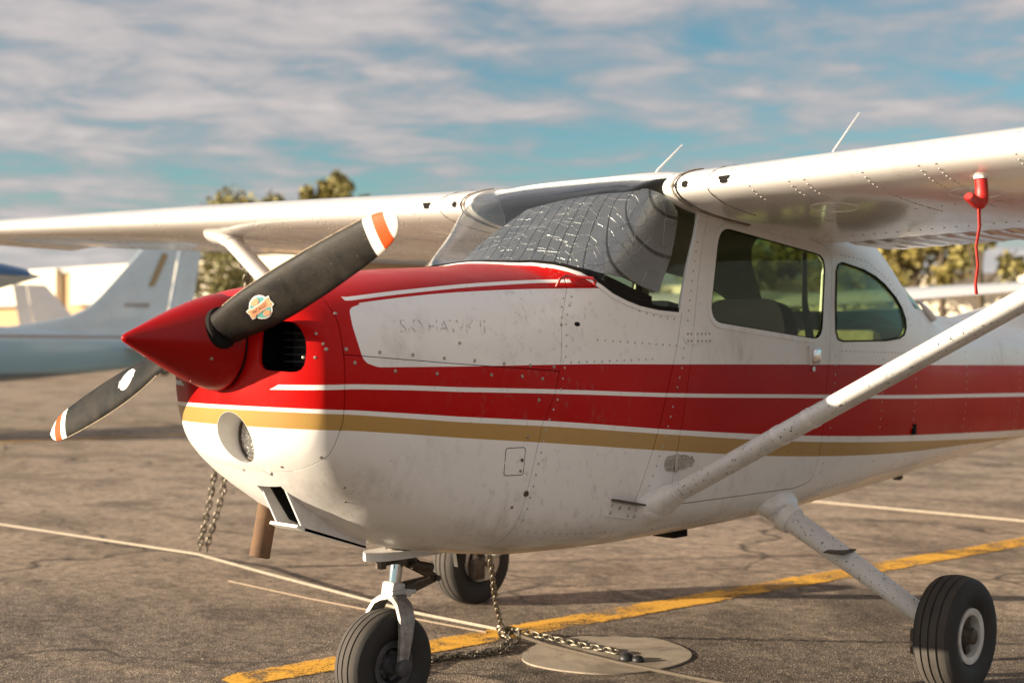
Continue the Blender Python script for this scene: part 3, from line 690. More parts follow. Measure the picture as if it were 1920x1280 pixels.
# rivets and screws: small heads on the skin
def studs(name, pts, r, h, mat, parent):
    mb = MB()
    for p, n in pts: mb.lathe([(r, -.001), (r*.96, h*.6), (r*.5, h)], p, n, 7)
    o = mb.build(name, mat, parent, 60); o['kind'] = 'stuff'; return o
def along(poly, gap, jit=.0):
    out = []; P = [Vector(p).to_2d() for p in poly]; acc = 0.
    for a, b in zip(P, P[1:]):
        L = (b-a).length; q = -acc
        while q+gap <= L:
            q += gap; c = a+(b-a)*(q/L); out.append((c.x, c.y))
        acc = L-q
    return out
rv = []
lines = [[(x+.022, z) for x, z in FWS[1:9]], [(.80, 1.34), (.765, 1.20), (.66, .95), (.57, .75)], [(.44, 1.44), (.56, 1.395), (.70, 1.375), (.76, 1.372)],
         [(.28, 1.30), (.74, 1.275)], [(.14, 1.222), (.62, 1.228)], [(.0, .66), (.2, .632), (.48, .612)], [(.55, .63), (.62, .60), (1.3, .60), (1.5, .62)], [(1.76, .70), (1.84, 1.05), (1.86, 1.24)],
         [(1.88, 1.245), (2.3, 1.235), (2.7, 1.225)], [(1.92, 1.66), (2.2, 1.64), (2.45, 1.56), (2.62, 1.43), (2.66, 1.33)], [(2.32, 1.24), (2.28, .72)], [(2.70, 1.22), (2.68, .70)], [(3.4, 1.3), (3.4, .68)], [(1.75, .66), (2.3, .67), (3.2, .70)],
         [(.90, 1.70), (.81, 1.35)], [(.16, 1.34), (.19, 1.42), (.23, 1.46)], [(.50, .68), (.62, .655)], [(3.4, 1.16), (5.5, 1.12)], [(4.2, 1.25), (4.2, .70)]]
for L in lines: rv += [side(*q) for q in along(L, .038)]
studs('rivets', rv, .0042, .0016, 'rivet_paint', PLANE)
sw = [(-.784, 1.274), (-.728, 1.274), (-.72, 1.381), (-.704, 1.233), (-.612, 1.264), (-.49, 1.255), (-.368, 1.243), (-.246, 1.234), (-.124, 1.223), (-.012, 1.215), (.095, 1.208), (-.30, 1.29), (.16, 1.35),
      (-.56, 1.206), (-.40, 1.195), (-.18, 1.187), (-.05, 1.18), (.04, 1.17), (.02, 1.10), (-.03, .98), (-.055, .87), (-.07, .75)]
studs('screws', [side(*q) for q in sw], .0062, .0022, 'screw_metal', PLANE)
sw2 = [(-.80, 1.32), (-.79, 1.29), (-.81, 1.25), (-.765, .95), (-.80, .915), (-.62, .80), (-.66, .85), (-.83, 1.25)]
studs('screws', [side(*q) for q in sw2], .005, .002, 'screw_metal', bowl)
# faint left-over lettering of the type name on the cowl side
def text_mesh(s, size, bold=False):
    cu = bpy.data.curves.new('txt', 'FONT'); cu.body = s; cu.size = size; cu.align_x = 'CENTER'; cu.align_y = 'CENTER'; cu.resolution_u = 3
    o = bpy.data.objects.new('txt', cu); COL.objects.link(o); dg = bpy.context.evaluated_depsgraph_get(); me = bpy.data.meshes.new_from_object(o.evaluated_get(dg)); bpy.data.objects.remove(o); bpy.data.curves.remove(cu); return me
tm = text_mesh('SKYHAWK II', .062)
mx_ = max(abs(v.co.x) for v in tm.vertices)
for v_ in tm.vertices:
    p, n = side(-.35+v_.co.x/mx_*.17+v_.co.y*.25, 1.340+v_.co.y); v_.co = p+n*.0012
link('faded_lettering', tm, 'ghost_ink', PLANE, smooth=False)
# firewall, glare shield, instrument panel, cabin lining and seats
MB().prism(roundpoly([(-.36, .68), (.36, .68), (.46, .95), (.46, 1.2), (.40, 1.38), (.2, 1.48), (-.2, 1.48), (-.40, 1.38), (-.46, 1.2), (-.46, .95)], .05), .02, .03, 'yz').build('firewall', 'black_gap', PLANE)
gs = [(.20, 1.535, .20), (.28, 1.525, .30), (.34, 1.51, .36), (.40, 1.485, .42), (.46, 1.455, .462), (.56, 1.45, .485), (.64, 1.45, .488)]; V = []; F = []
for x_, z_, y_ in gs: V += [(x_, -y_, z_-.012), (x_, -y_*.9, z_), (x_, y_*.9, z_), (x_, y_, z_-.012), (x_, y_, z_-.05), (x_, -y_, z_-.05)]
for i in range(len(gs)-1): F += [(i*6+k, i*6+(k+1) % 6, i*6+6+(k+1) % 6, i*6+6+k) for k in range(6)]
F += [tuple(range(6)), tuple(range(len(V)-1, len(V)-7, -1))]
MB().add(V, F).build('glare_shield', 'black_gap', PLANE)
me = boolean(hull_mesh(0., 1.2, .040, .046), [('INTERSECT', P1([(.27, 1.50), (.34, 1.46), (.42, 1.42), (.50, 1.395), (.66, 1.38), (.665, 1.455), (.56, 1.485), (.45, 1.525), (.36, 1.565), (.27, 1.60)]))])
skin('dash_pad', me, ['black_gap'], PLANE)
MB().box((.60, 0, 1.24), (.03, .92, .34), bev=.01).build('instrument_panel', 'seat_fabric', PLANE)
MB().prism(roundpoly([(-.38, .95), (.38, .95), (.385, 1.2), (.36, 1.32), (.28, 1.41), (-.28, 1.41), (-.36, 1.32), (-.385, 1.2)], .05), -.70, -.69, 'yz').build('engine_baffle', 'black_gap', PLANE)
for s in (-1, 1):
    en = MB().box((-.73, s*.25, 1.28), (.05, .14, .13), bev=.01)
    for k in range(5): en.box((-.765, s*.25, 1.235+k*.022), (.03, .15, .005))
    en.build('cylinder_head', 'wheel_grey', PLANE)
MB().box((1.2, 0, .66), (1.6, .78, .02)).build('cabin_floor', 'dark_interior', PLANE)
def seat(x, y, name='seat'):
    s = MB().box((x-.16, y, .90), (.46, .44, .14), bev=.04)
    so_ = s.build(name, 'seat_fabric', PLANE)
    rot = Matrix.Rotation(R(9), 3, 'Y')
    prof = roundpoly([(-.21, -.30), (.21, -.30), (.225, .12), (.17, .26), (-.17, .26), (-.225, .12)], .09, 5)
    b = MB().prism(prof, -.05, .05, 'yz'); b.V = [tuple(rot @ Vector(v)+Vector((x+.14, y, 1.20))) for v in b.V]
    bo = b.build('backrest', 'seat_fabric', so_)
seat(1.44, -.26); seat(1.44, .26)
MB().box((2.18, 0, .96), (.42, .84, .14), bev=.04).build('rear_bench', 'pale_fabric', PLANE)
MB().box((2.40, 0, 1.14), (.10, .84, .40), Matrix.Rotation(R(12), 3, 'Y'), .04).build('rear_backrest', 'pale_fabric', PLANE)
MB().bar([(1.74, -.45, 1.66), (1.76, -.44, 1.45), (1.84, -.43, 1.22), (1.88, -.42, 1.05)], [.03, .045, .075, .09], .003, (1, 0, .2)).build('seat_belt', 'strap', PLANE)
MB().bar([(1.74, .45, 1.72), (1.76, .44, 1.40), (1.78, .43, 1.05)], .045, .003, (1, 0, .2)).build('seat_belt', 'strap', PLANE)
MB().torus((.72, -.25, 1.20), .15, .012, (-1, 0, .3)).build('control_yoke', 'strap', PLANE)

# ------------------------------------------------------------------ nose: scoop, lamp, exhaust
sb = MB(); yc, hw = -.05, .062
for s in (-1, 1):
    sb.prism([(-.815, .900), (-.745, .86), (-.735, .845), (-.66, .700), (-.40, .615), (-.40, .66), (-.58, .74), (-.70, .84)], yc+s*hw-.004, yc+s*hw+.004)
sb.prism([(-.662, .698), (-.40, .612), (-.40, .622), (-.655, .708)], yc-hw-.004, yc+hw+.004)
sb.prism([(-.690, .712), (-.660, .697), (-.655, .706), (-.685, .720)], yc-hw-.008, yc+hw+.008)
sc_ = sb.build('air_scoop', 'airplane_livery', PLANE, 20)
MB().box((-.57, yc, .765), (.02, hw*2, .15), Matrix.Rotation(R(-25), 3, 'Y')).build('filter', 'black_gap', sc_)
MB().prism([(-.70, .835), (-.62, .720), (-.44, .64), (-.44, .70), (-.60, .80)], yc-hw+.005, yc-hw+.012).build('baffle', 'black_gap', sc_)
MB().prism([(-.70, .835), (-.62, .720), (-.44, .64), (-.44, .70), (-.60, .80)], yc+hw-.012, yc+hw-.005).build('baffle', 'black_gap', sc_)
lb = MB().lathe([(.083, -.04), (.080, 0), (.076, .11), (.078, .11), (.084, .0), (.086, -.035)], (-.855, -.045, 1.0), (1, 0, .06), 40); lb = MB()
lb.lathe([(.0815, 0.), (.080, .10), (.074, .115), (.074, .118), (.0835, .10), (.0835, 0.)], (-.862, -.045, 1.0), (1, 0, 0), 40, True)
om = MB(); om.add(*loft(hull_xs(-.9, .3), .0005))
lb = MB().lathe([(.0815, -.08), (.0800, .075), (.070, .085), (.070, .088), (.0845, .08), (.0845, -.08)], (-.862, -.045, 1.0), (1, 0, 0), 40, True)
lamp = link('lamp_housing', boolean(solid(lb), [('INTERSECT', om)]), 'white_paint', bowl)
MB().lathe([(.074, 0), (.072, -.006), (.05, -.016), (.02, -.022), (0, -.023)], (-.790, -.045, 1.0), (1, 0, 0), 32).build('landing_light', 'lamp_lens', bowl)
MB().torus((-.795, -.045, 1.0), .074, .006, (1, 0, 0), 36, 8).build('lamp_ring', 'greasy_metal', bowl)
ex = MB().lathe([(.031, -.06), (.034, 0), (.034, .22), (.0345, .245), (.031, .247), (.029, .22), (.029, 0.)], (-.565, .17, .82), (-.22, 0, -1.), 28)
ex.build('exhaust_pipe', 'rust', PLANE)
MB().cyl((-.875, 0, 1.285), (-.70, 0, 1.285), .135, n=32).build('crankcase', 'black_gap', PLANE)
# spinner and propeller
sp = Vector((-1.235, 0, 1.308)); sa_ = Vector((.34, 0, -.015)).normalized()
prof = [(0, 0), (.006, .002), (.013, .009), (.028, .038), (.060, .10), (.092, .165), (.120, .23), (.140, .285), (.1495, .318), (.1505, .330), (.148, .333), (.10, .334)]
spin = MB().lathe(prof, sp, sa_, 56).build('spinner', 'red_paint', PLANE, 30)
MB().lathe([(.10, .333), (.1445, .333), (.1445, .350), (.10, .350)], sp, sa_, 48).build('backing_plate', 'black_gap', PLANE)
HUB = Vector((-.965, 0, 1.296))
CH = ([.10, .16, .22, .3, .45, .6, .75, .85, .90, .93, .948, .955], [.108, .122, .132, .140, .142, .136, .122, .107, .090, .068, .042, .016])
def blade_sec(r):
    c = float(np.interp(r, *CH)); be = math.atan2(1.30, 2*math.pi*max(r, .19)); be = min(be, R(46)); th = float(np.interp(r, [.1, .2, .5, .9, .955], [.040, .032, .020, .009, .005]))
    dx, dy = -math.sin(be), math.cos(be); nx, ny = -math.cos(be), -math.sin(be)
    return c, (dx, dy), (nx, ny), th
def blade_pt(r, s, side_=1, lift=0.):
    "s: 0 trailing .. 1 leading edge; side_ 1 = cambered forward face"
    c, d_, n_, th = blade_sec(r); a = (s-.55)*c; h = th*(4*s*(1-s))**.6*(1. if side_ > 0 else -.12)+lift*side_
    return Vector((d_[0]*a+n_[0]*h, d_[1]*a+n_[1]*h, r))
def make_blade():
    rs = list(np.linspace(.10, .90, 28))+[.915, .93, .94, .948, .953, .956]; ss = [0, .02, .08, .2, .35, .5, .65, .8, .92, .98, 1.]; V = []; F = []
    for r_ in rs: V += [blade_pt(r_, s) for s in ss]+[blade_pt(r_, s, -1) for s in ss[-2:0:-1]]
    n_ = 2*len(ss)-2
    for i in range(len(rs)-1):
        for j in range(n_): F.append((i*n_+j, i*n_+(j+1) % n_, (i+1)*n_+(j+1) % n_, (i+1)*n_+j))
    F += [tuple(range(n_-1, -1, -1)), tuple((len(rs)-1)*n_+j for j in range(n_))]
    return MB().add(V, F)
BANG = 70.
def blade_sheet(poly, r0, s0, ux, lift):
    "flat decal: poly in metres (along radius, along chord) laid on the forward face"
    V = []
    for a, b in poly:
        r_ = r0+a; c = blade_sec(r_)[0]; V.append(blade_pt(r_, s0+b/c, 1, lift))
    return V
def decal(parent, name, poly, r0, s0, lift, mat):
    # fan of quads so that it follows the camber
    V = blade_sheet(poly, r0, s0, None, lift); cx = sum(p[0] for p in poly)/len(poly); cy = sum(p[1] for p in poly)/len(poly)
    V.append(blade_sheet([(cx, cy)], r0, s0, None, lift)[0]); n = len(poly)
    return MB().add(V, [(i, (i+1) % n, n) for i in range(n)]).build(name, mat, parent, 80)
def ell(a, b, n=28, cx=0, cy=0): return [(cx+a*math.cos(2*math.pi*k/n), cy+b*math.sin(2*math.pi*k/n)) for k in range(n)]
prop = make_blade(); bl = []
for k in range(2):
    b = prop.build('propeller_blade', 'propeller_paint', PLANE, 45); b.location = HUB; b.rotation_euler = (R(BANG+180*k), 0, 0); bl.append(b)
    MB().tube([blade_pt(r_, 1.) for r_ in np.linspace(.2, .83, 16)], .0016, 6).build('worn_edge', 'edge_metal', b)
    ring_ = MB().lathe([(.060, 0), (.066, .012), (.064, .030), (.055, .036)], (0, 0, .100), (0, 0, 1), 28); ring_.V = [(v[0]*.8, v[1], v[2]) for v in ring_.V]
    ring_.build('blade_cuff', 'black_gap', b)
banner = [(x_*.86, y_*.66) for x_, y_ in [(-.062, -.018), (-.045, -.020), (-.04, -.014), (.04, -.014), (.045, -.020), (.062, -.016), (.058, .004), (.062, .018), (.045, .020), (.04, .014), (-.04, .014), (-.045, .020), (-.062, .018), (-.058, 0)]]
b = bl[0]
decal(b, 'maker_badge', ell(.046, .036), .345, .5, .0012, 'decal_white'); decal(b, 'badge_field', ell(.0415, .0315), .345, .5, .0020, 'decal_teal')
decal(b, 'badge_field', ell(.018, .009, 14, -.006, .022), .345, .5, .0026, 'decal_salmon'); decal(b, 'badge_field', ell(.016, .008, 14, .008, -.023), .345, .5, .0026, 'decal_salmon')
decal(b, 'badge_banner', [(x*1.06, y*1.25) for x, y in banner], .345, .5, .0030, 'decal_white'); decal(b, 'badge_banner', banner, .345, .5, .0038, 'decal_salmon')
decal(bl[1], 'maker_badge', ell(.046, .036), .40, .52, .0012, 'decal_white'); decal(bl[1], 'badge_banner', banner, .40, .52, .002, 'decal_white')
for b, r0, flip in ((bl[0], .345, 1), (bl[1], .40, -1)):
    tm = text_mesh('McCAULEY', .0150)
    for v_ in tm.vertices:
        V = blade_sheet([(v_.co.x*.98*flip, v_.co.y*flip)], r0, .5 if flip > 0 else .52, None, .0046); v_.co = V[0]
    link('badge_lettering', tm, 'decal_ink', b, smooth=False)
st_ = []
for a in range(0, 360, 45):
    M = rotto(sa_); q = R(a+12); p = M @ Vector((.1445*math.cos(q), .1445*math.sin(q), .318))+sp; n = (M @ Vector((math.cos(q), math.sin(q), -.25))).normalized(); st_.append((p+n*.002, n))
for a in range(0, 360, 60):
    q = R(a+25); p = rotto(sa_) @ Vector((.121*math.cos(q), .121*math.sin(q), .238))+sp; n = (rotto(sa_) @ Vector((math.cos(q), math.sin(q), -.35))).normalized(); st_.append((p+n*.001, n))
studs('screws', st_, .0055, .0022, 'screw_metal', spin)

# ------------------------------------------------------------------ wings
PITCH = R(5.7)
def af(u):
    th = .12*5*(.2969*math.sqrt(u)-.126*u-.3516*u*u+.2843*u**3-.1036*u**4); cam_ = .02/.16*(.8*u-u*u) if u < .4 else .02/.36*(.2+.8*u-u*u)
    return cam_+th, cam_-th
def wing_frame(y):
    a = abs(y); c = 1.63 if a < 2.6 else 1.63+(1.12-1.63)*(a-2.6)/2.85; xl = .70 if a < 2.6 else .70+.12*(a-2.6)/2.85
    return xl, 1.857+.03*(a-.58)-(.05*((a-5.0)/.45)**2 if a > 5.0 else 0.), c, PITCH-(R(2.)*max(0, a-2.6)/2.85)
def wpt(y, u, w_):
    xl, zl, c, p = wing_frame(y); return Vector((xl+c*(u*math.cos(p)+w_*math.sin(p)), y, zl+c*(-u*math.sin(p)+w_*math.cos(p))))
def low(y, u): return wpt(y, u, af(u)[1])
def top(y, u): return wpt(y, u, af(u)[0])
def wing_loft(ys, u0, u1, nseg=20, bead=0., squash=None):
    us = [u0+(u1-u0)*(k/nseg)**(2. if u0 == 0 else 1.) for k in range(nseg+1)]
    V = []; F = []
    for i, y in enumerate(ys):
        k = 1. if squash is None else squash(y)
        up = [wpt(y, u, af(u)[1]*.5+af(u)[0]*.5+(af(u)[0]-af(u)[1])*.5*k-(bead*.5*(1+math.cos(2*math.pi*y/.09)) if u > u0+.02 and u < u1-.02 else 0)) for u in us]
        lo = [wpt(y, u, af(u)[1]*.5+af(u)[0]*.5-(af(u)[0]-af(u)[1])*.5*k-(bead*.5*(1+math.cos(2*math.pi*y/.09)) if u > u0+.02 and u < u1-.02 else 0)) for u in us]
        sec = up[::-1]+(lo[1:] if u0 == 0 else lo)
        V += sec
    n_ = len(sec)
    for i in range(len(ys)-1):
        for j in range(n_): F.append((i*n_+j, i*n_+(j+1) % n_, (i+1)*n_+(j+1) % n_, (i+1)*n_+j))
    F += [tuple(range(n_-1, -1, -1)), tuple((len(ys)-1)*n_+j for j in range(n_))]
    return MB().add(V, F)
for s in (-1, 1):
    ys = [s*v for v in [.495, .53, .6, .8, 1.2, 1.7, 2.2, 2.6, 3.2, 3.8, 4.4, 5., 5.1, 5.2, 5.3, 5.35, 5.4, 5.43, 5.45, 5.46]]
    sq = lambda y: 1. if abs(y) < 5.3 else max(.1, math.sqrt(max(0, 1-((abs(y)-5.3)/.17)**2)))
    wg = wing_loft(ys, 0., .742, 22, 0., sq).build('wing', 'wing_paint', PLANE, 40)
    wing_loft([s*v for v in np.arange(.56, 2.66, .0225)], .75, 1., 8, .006).build('flap', 'wing_paint', wg, 60)
    wing_loft([s*v for v in np.arange(2.67, 5.10, .045)], .75, 1., 8, .005).build('aileron', 'wing_paint', wg, 60)
    # root seal and the vents in the leading edge
    V = [wpt(s*.555, u, af(u)[0]*1.0) for u in (.10, .06, .025, .008)]+[wpt(s*.555, -.004, 0)]+[wpt(s*.555, u, af(u)[1]) for u in (.008, .025, .06, .12, .2, .3)]
    MB().tube(V, .0035, 8).build('root_seal', 'greasy_metal', wg)
    V = [p+Vector((.004, -s*.016, 0)) for p in V]; MB().tube(V, .0065, 8).build('root_fairing', 'rope', wg)
    V = [wpt(s*.69, u, af(u)[0]+.0005) for u in (.32, .2, .12, .06, .025, .008)]+[wpt(s*.69, -.0005, 0)]+[wpt(s*.69, u, af(u)[1]-.0005) for u in (.008, .025, .06, .12, .2)]
    MB().tube(V, .0014, 6).build('skin_seam', 'greasy_metal', wg)
    def le_pt(y, dz):
        z0 = wpt(y, 0, 0).z; best = None
        for k in range(500):
            u = .03*(k/499)**2
            for w_ in af(u):
                p = wpt(y, u, w_)
                if best is None or abs(p.z-z0-dz) < best[0]: best = (abs(p.z-z0-dz), p)
        return best[1]
    def le_mark(y, poly, dz, name):
        ring_ = [le_pt(y+a, b+dz)+Vector((-.0032, 0, 0)) for a, b in poly]; c_ = le_pt(y, dz)+Vector((-.0032, 0, 0)); n_ = len(ring_)
        MB().add(ring_+[c_], [(i, (i+1) % n_, n_) for i in range(n_)]).build(name, 'black_gap', wg)
    le_mark(s*.595, ell(.013, .013, 18), .002, 'vent_hole'); le_mark(s*.765, roundpoly([(-.026, .013), (.026, .013), (.012, -.014), (-.012, -.014)], .006, 4), .002, 'vent_slot')
    # rivet rows and inspection covers under the leading edge
    rw_ = []
    for y in (.86, 1.02, 1.08, 1.30, 1.50, 1.56, 1.82, 2.0, 2.06, 2.4, 2.9, 3.4):
        for u in np.arange(.012, .36, .0165):
            p = low(s*y, u); rw_.append((p, Vector((-.25 if u < .03 else -.05, 0, -1)).normalized()))
    for u in (.30, .62): rw_ += [(low(s*y, u), Vector((0, 0, -1))) for y in np.arange(.7, 5.2, .05)]
    rw_ += [(top(s*y, .02), Vector((-.7, 0, .7))) for y in np.arange(.7, 5.2, .07)]
    studs('rivets', rw_, .0042, .0018, 'rivet_paint', wg)
    for y, u in ((1.02, .20), (1.55, .20), (2.2, .22), (3., .2)):
        p = low(s*y, u)+Vector((0, 0, .001)); tn = (low(s*y, u+.03)-low(s*y, u-.03)).normalized(); MB().torus(p, .085, .003, (tn.z, .03*s, -tn.x), 36, 6).build('inspection_cover', 'white_paint', wg)
    MB().cyl(low(s*1.30, .82)+Vector((0, 0, .01)), low(s*1.30, .82)+Vector((.02, 0, -.05)), .012, .006).build('flap_hinge', 'greasy_metal', wg)
    # strut: streamlined tube with cuffs
    A = Vector((.625, s*.50, .690)); B = low(s*2.54, .13)+Vector((.02, 0, .01)); D = B-A
    st = MB().tube([A+D*q for q in (.02, .1, .3, .5, .7, .9, .985)], [.034]*7, 24, True, 1.75, (1, 0, 0)).build('wing_strut', 'chipped_white_paint' if s < 0 else 'white_paint', PLANE)
    for q in (.246, .300): MB().tube([A+D*(q-.004), A+D*(q+.004)], [.0358, .0358], 24, True, 1.75, (1, 0, 0)).build('strut_collar', 'white_paint', st)
    MB().tube([A+D*.052, A+D*.060], [.036, .036], 24, True, 1.75, (1, 0, 0)).build('strut_collar', 'white_paint', st)
    p, n = side(.655, .680, s)
    M_ = Matrix(((1, 0, 0), (0, 1, 0), (0, 0, 1)))
    cuff = MB().tube([A-D*.035+Vector((-.0, 0, 0)), A+D*.002, A+D*.03, A+D*.055], [.062, .060, .047, .036], 24, True, 1.75, (1, 0, 0)); cuff.build('strut_fairing', 'white_paint', st)
    MB().ball(A+Vector((.01, s*.012, -.004)), .066, (1.55, .75, .95), rotto(D), 28, 16).build('strut_cuff', 'white_paint', st)
    tp = MB().tube([B-D*.05, B-D*.02, B+D*.004], [.036, .045, .07], 24, True, 1.75, (1, 0, 0)); tp.build('strut_fairing', 'white_paint', st)
    MB().torus(A+D*.905+Vector((0, 0, -.055)), .028, .005, (1, 0, 0), 20, 6).build('tie_down_ring', 'greasy_metal', st)
# step bracket under the door sill
V = []
br = [(.362, .738), (.548, .700), (.545, .655), (.365, .684)]
for a in br:
    p, n = side(*a); V += [p-n*.004, p+n*.006]
bk = MB().add(V, [(1, 3, 5, 7), (6, 4, 2, 0), (0, 1, 3, 2), (2, 3, 5, 4), (4, 5, 7, 6), (6, 7, 1, 0)]).build('hinge_bracket', 'white_paint', PLANE)
p, n = side(.46, .722); MB().box(p+n*.012+Vector((.03, 0, 0)), (.22, .04, .006), Matrix.Rotation(R(11), 3, 'Y')).build('rain_gutter', 'greasy_metal', bk)
studs('screws', [side(*q) for q in ((.385, .722), (.385, .695), (.43, .708), (.48, .702), (.52, .694), (.485, .675), (.52, .670))], .0075, .008, 'rivet_paint', bk)

# ------------------------------------------------------------------ tail
def slab(levels, tk, name, mat, axis='z', side_=1, parent=PLANE):
    "levels: (height, leading x, trailing x, half thickness)"
    us = [0, .01, .04, .1, .2, .35, .5, .7, .85, 1.]; V = []; F = []
    for h, a, b, t_ in levels:
        sec = [(a+(b-a)*u, t_*(2.6*math.sqrt(u)*(1-u)+.06*(1-u)*1.) if u > 0 else 0) for u in us]
        pts = sec+[(x, -q) for x, q in sec[-2:0:-1]]
        V += [(x, q, h) if axis == 'z' else (x, side_*h, tk+q) for x, q in pts]
    n_ = len(pts)
    for i in range(len(levels)-1):
        for j in range(n_): F.append((i*n_+j, i*n_+(j+1) % n_, (i+1)*n_+(j+1) % n_, (i+1)*n_+j))
    F += [tuple(range(n_-1, -1, -1)), tuple((len(levels)-1)*n_+j for j in range(n_))]
    return MB().add(V, F).build(name, mat, parent, 40)
slab([(1.22, 3.5, 6.35, .05), (1.385, 3.75, 6.38, .05), (1.42, 4.05, 6.39, .05), (1.475, 4.45, 6.40, .05), (1.56, 4.85, 6.42, .05), (1.68, 5.12, 6.45, .05), (1.85, 5.32, 6.49, .048), (2.58, 6.02, 6.63, .035), (2.63, 6.10, 6.64, .02)], 0, 'fin', 'white_paint')
slab([(1.02, 6.37, 6.78, .035), (1.4, 6.405, 6.83, .035), (2.1, 6.55, 6.95, .03), (2.63, 6.655, 7.04, .02)], 0, 'rudder', 'white_paint')
for s in (-1, 1):
    slab([(.05, 5.62, 6.45, .06), (.9, 5.72, 6.45, .05), (1.62, 5.80, 6.45, .04), (1.70, 5.88, 6.45, .02)], 1.10, 'stabilizer', 'white_paint', 'y', s)
    slab([(.12, 6.46, 6.88, .04), (.9, 6.46, 6.85, .035), (1.70, 6.46, 6.80, .02)], 1.10, 'elevator', 'white_paint', 'y', s)
# antennas, outlet scoop, belly fins
MB().tube([(2.36, -.10, 1.88), (2.45, -.10, 2.06), (2.574, -.10, 2.20), (2.81, -.10, 2.404)], [.010, .007, .0055, .003], 8).build('whip_antenna', 'white_paint', PLANE)
MB().tube([(1.38, .1, 1.95), (1.452, .1, 2.029), (1.625, .1, 2.152)], [.009, .006, .003], 8).build('whip_antenna', 'white_paint', PLANE)
p, n = side(2.98, 1.40); MB().tube([p+Vector((-.10, -.002, .075)), p+Vector((-.05, -.010, .04)), p+Vector((.02, -.018, -.01))], [.006, .013, .018], 16).build('vent_scoop', 'white_paint', PLANE)
MB().prism([(.20, .59), (.28, .59), (.265, .465), (.225, .455)], .09, .11).build('belly_antenna', 'dark_interior', PLANE)
MB().prism([(.98, .555), (1.12, .555), (1.12, .515), (1.03, .515)], -.30, -.20).build('belly_fairing', 'black_gap', PLANE)
MB().prism([(3.30, .64), (3.38, .64), (3.41, .555), (3.38, .545)], -.02, .02).build('belly_antenna', 'dark_interior', PLANE)

# ------------------------------------------------------------------ landing gear
def wheel(name, c, Rt, wt, rr, s, white, parent):
    "tyre with circumferential grooves, rim, hub; axle along y, s = outer side"
    root = MB()
    hw_ = wt/2; pr_ = [(rr, -hw_*.62), (rr+.012, -hw_*.80), (rr+(Rt-rr)*.35, -hw_*.98), (rr+(Rt-rr)*.6, -hw_), (rr+(Rt-rr)*.82, -hw_*.90)]
    tread = []
    g = hw_*.09
    def rt_(h): return Rt*(1-.10*(h/(hw_*.8))**2*.55)
    hs_ = [-hw_*.74]
    for q in (-.40, 0, .40):
        hs_ += [q*hw_-g*.55, q*hw_-g*.3, q*hw_+g*.3, q*hw_+g*.55]
    hs_ += [hw_*.74]
    for i, h in enumerate(hs_):
        deep = (i % 4 in (2, 3)) and 0 < i < len(hs_)-1
        tread.append((rt_(h)-(.007 if deep else 0), h))
    prof = pr_+tread+[(r_, -h) for r_, h in pr_[::-1]]
    ty = MB().lathe(prof, (0, 0, 0), (0, 1, 0), 64).V; mbt = MB(); mbt.lathe(prof+[(rr, 0)], (0, 0, 0), (0, 1, 0), 64, True)
    t_ = mbt.build(name, ['tyre_rubber', 'tread_rubber'], parent, 30); t_.location = c
    for f in t_.data.polygons:
        ce = f.center
        if abs(ce.y) < hw_*.76 and math.hypot(ce.x, ce.z) > Rt*.85: f.material_index = 1
    cw = 'wheel_white' if white else 'wheel_grey'
    MB().lathe([(rr+.006, hw_*.66), (rr+.004, hw_*.82), (rr-.006, hw_*.84), (rr-.020, hw_*.78), (rr-.024, hw_*.50), (rr-.022, 0), (rr-.024, -hw_*.50), (rr-.020, -hw_*.78), (rr-.006, -hw_*.84), (rr+.004, -hw_*.82), (rr+.006, -hw_*.66), (rr-.012, -hw_*.5), (rr-.012, hw_*.5)], (0, 0, 0), (0, 1, 0), 48, True).build('rim', cw, t_)
    MB().lathe([(rr-.022, hw_*.25), (.03, hw_*.18), (.03, -hw_*.18), (rr-.022, -hw_*.25)], (0, 0, 0), (0, 1, 0), 40, True).build('wheel_disc', 'rim_black', t_)
    hb_ = MB().lathe([(.045, 0), (.042, hw_*.5), (.030, hw_*.7), (.028, hw_*.95), (.018, hw_*1.0)], (0, 0, 0), (0, s, 0), 24)
    for k in range(5):
        q = 2*math.pi*k/5; hb_.bar([(.03*math.cos(q), s*hw_*.34, .03*math.sin(q)), ((rr-.03)*math.cos(q), s*hw_*.40, (rr-.03)*math.sin(q))], .034, .026, (-math.sin(q), 0, math.cos(q)))
        hb_.cyl(((rr-.045)*math.cos(q+.6), s*hw_*.3, (rr-.045)*math.sin(q+.6)), ((rr-.045)*math.cos(q+.6), s*hw_*.45, (rr-.045)*math.sin(q+.6)), .008, n=6)
    hb_.build('hub', 'wheel_grey' if not white else 'greasy_metal', t_)
    return t_
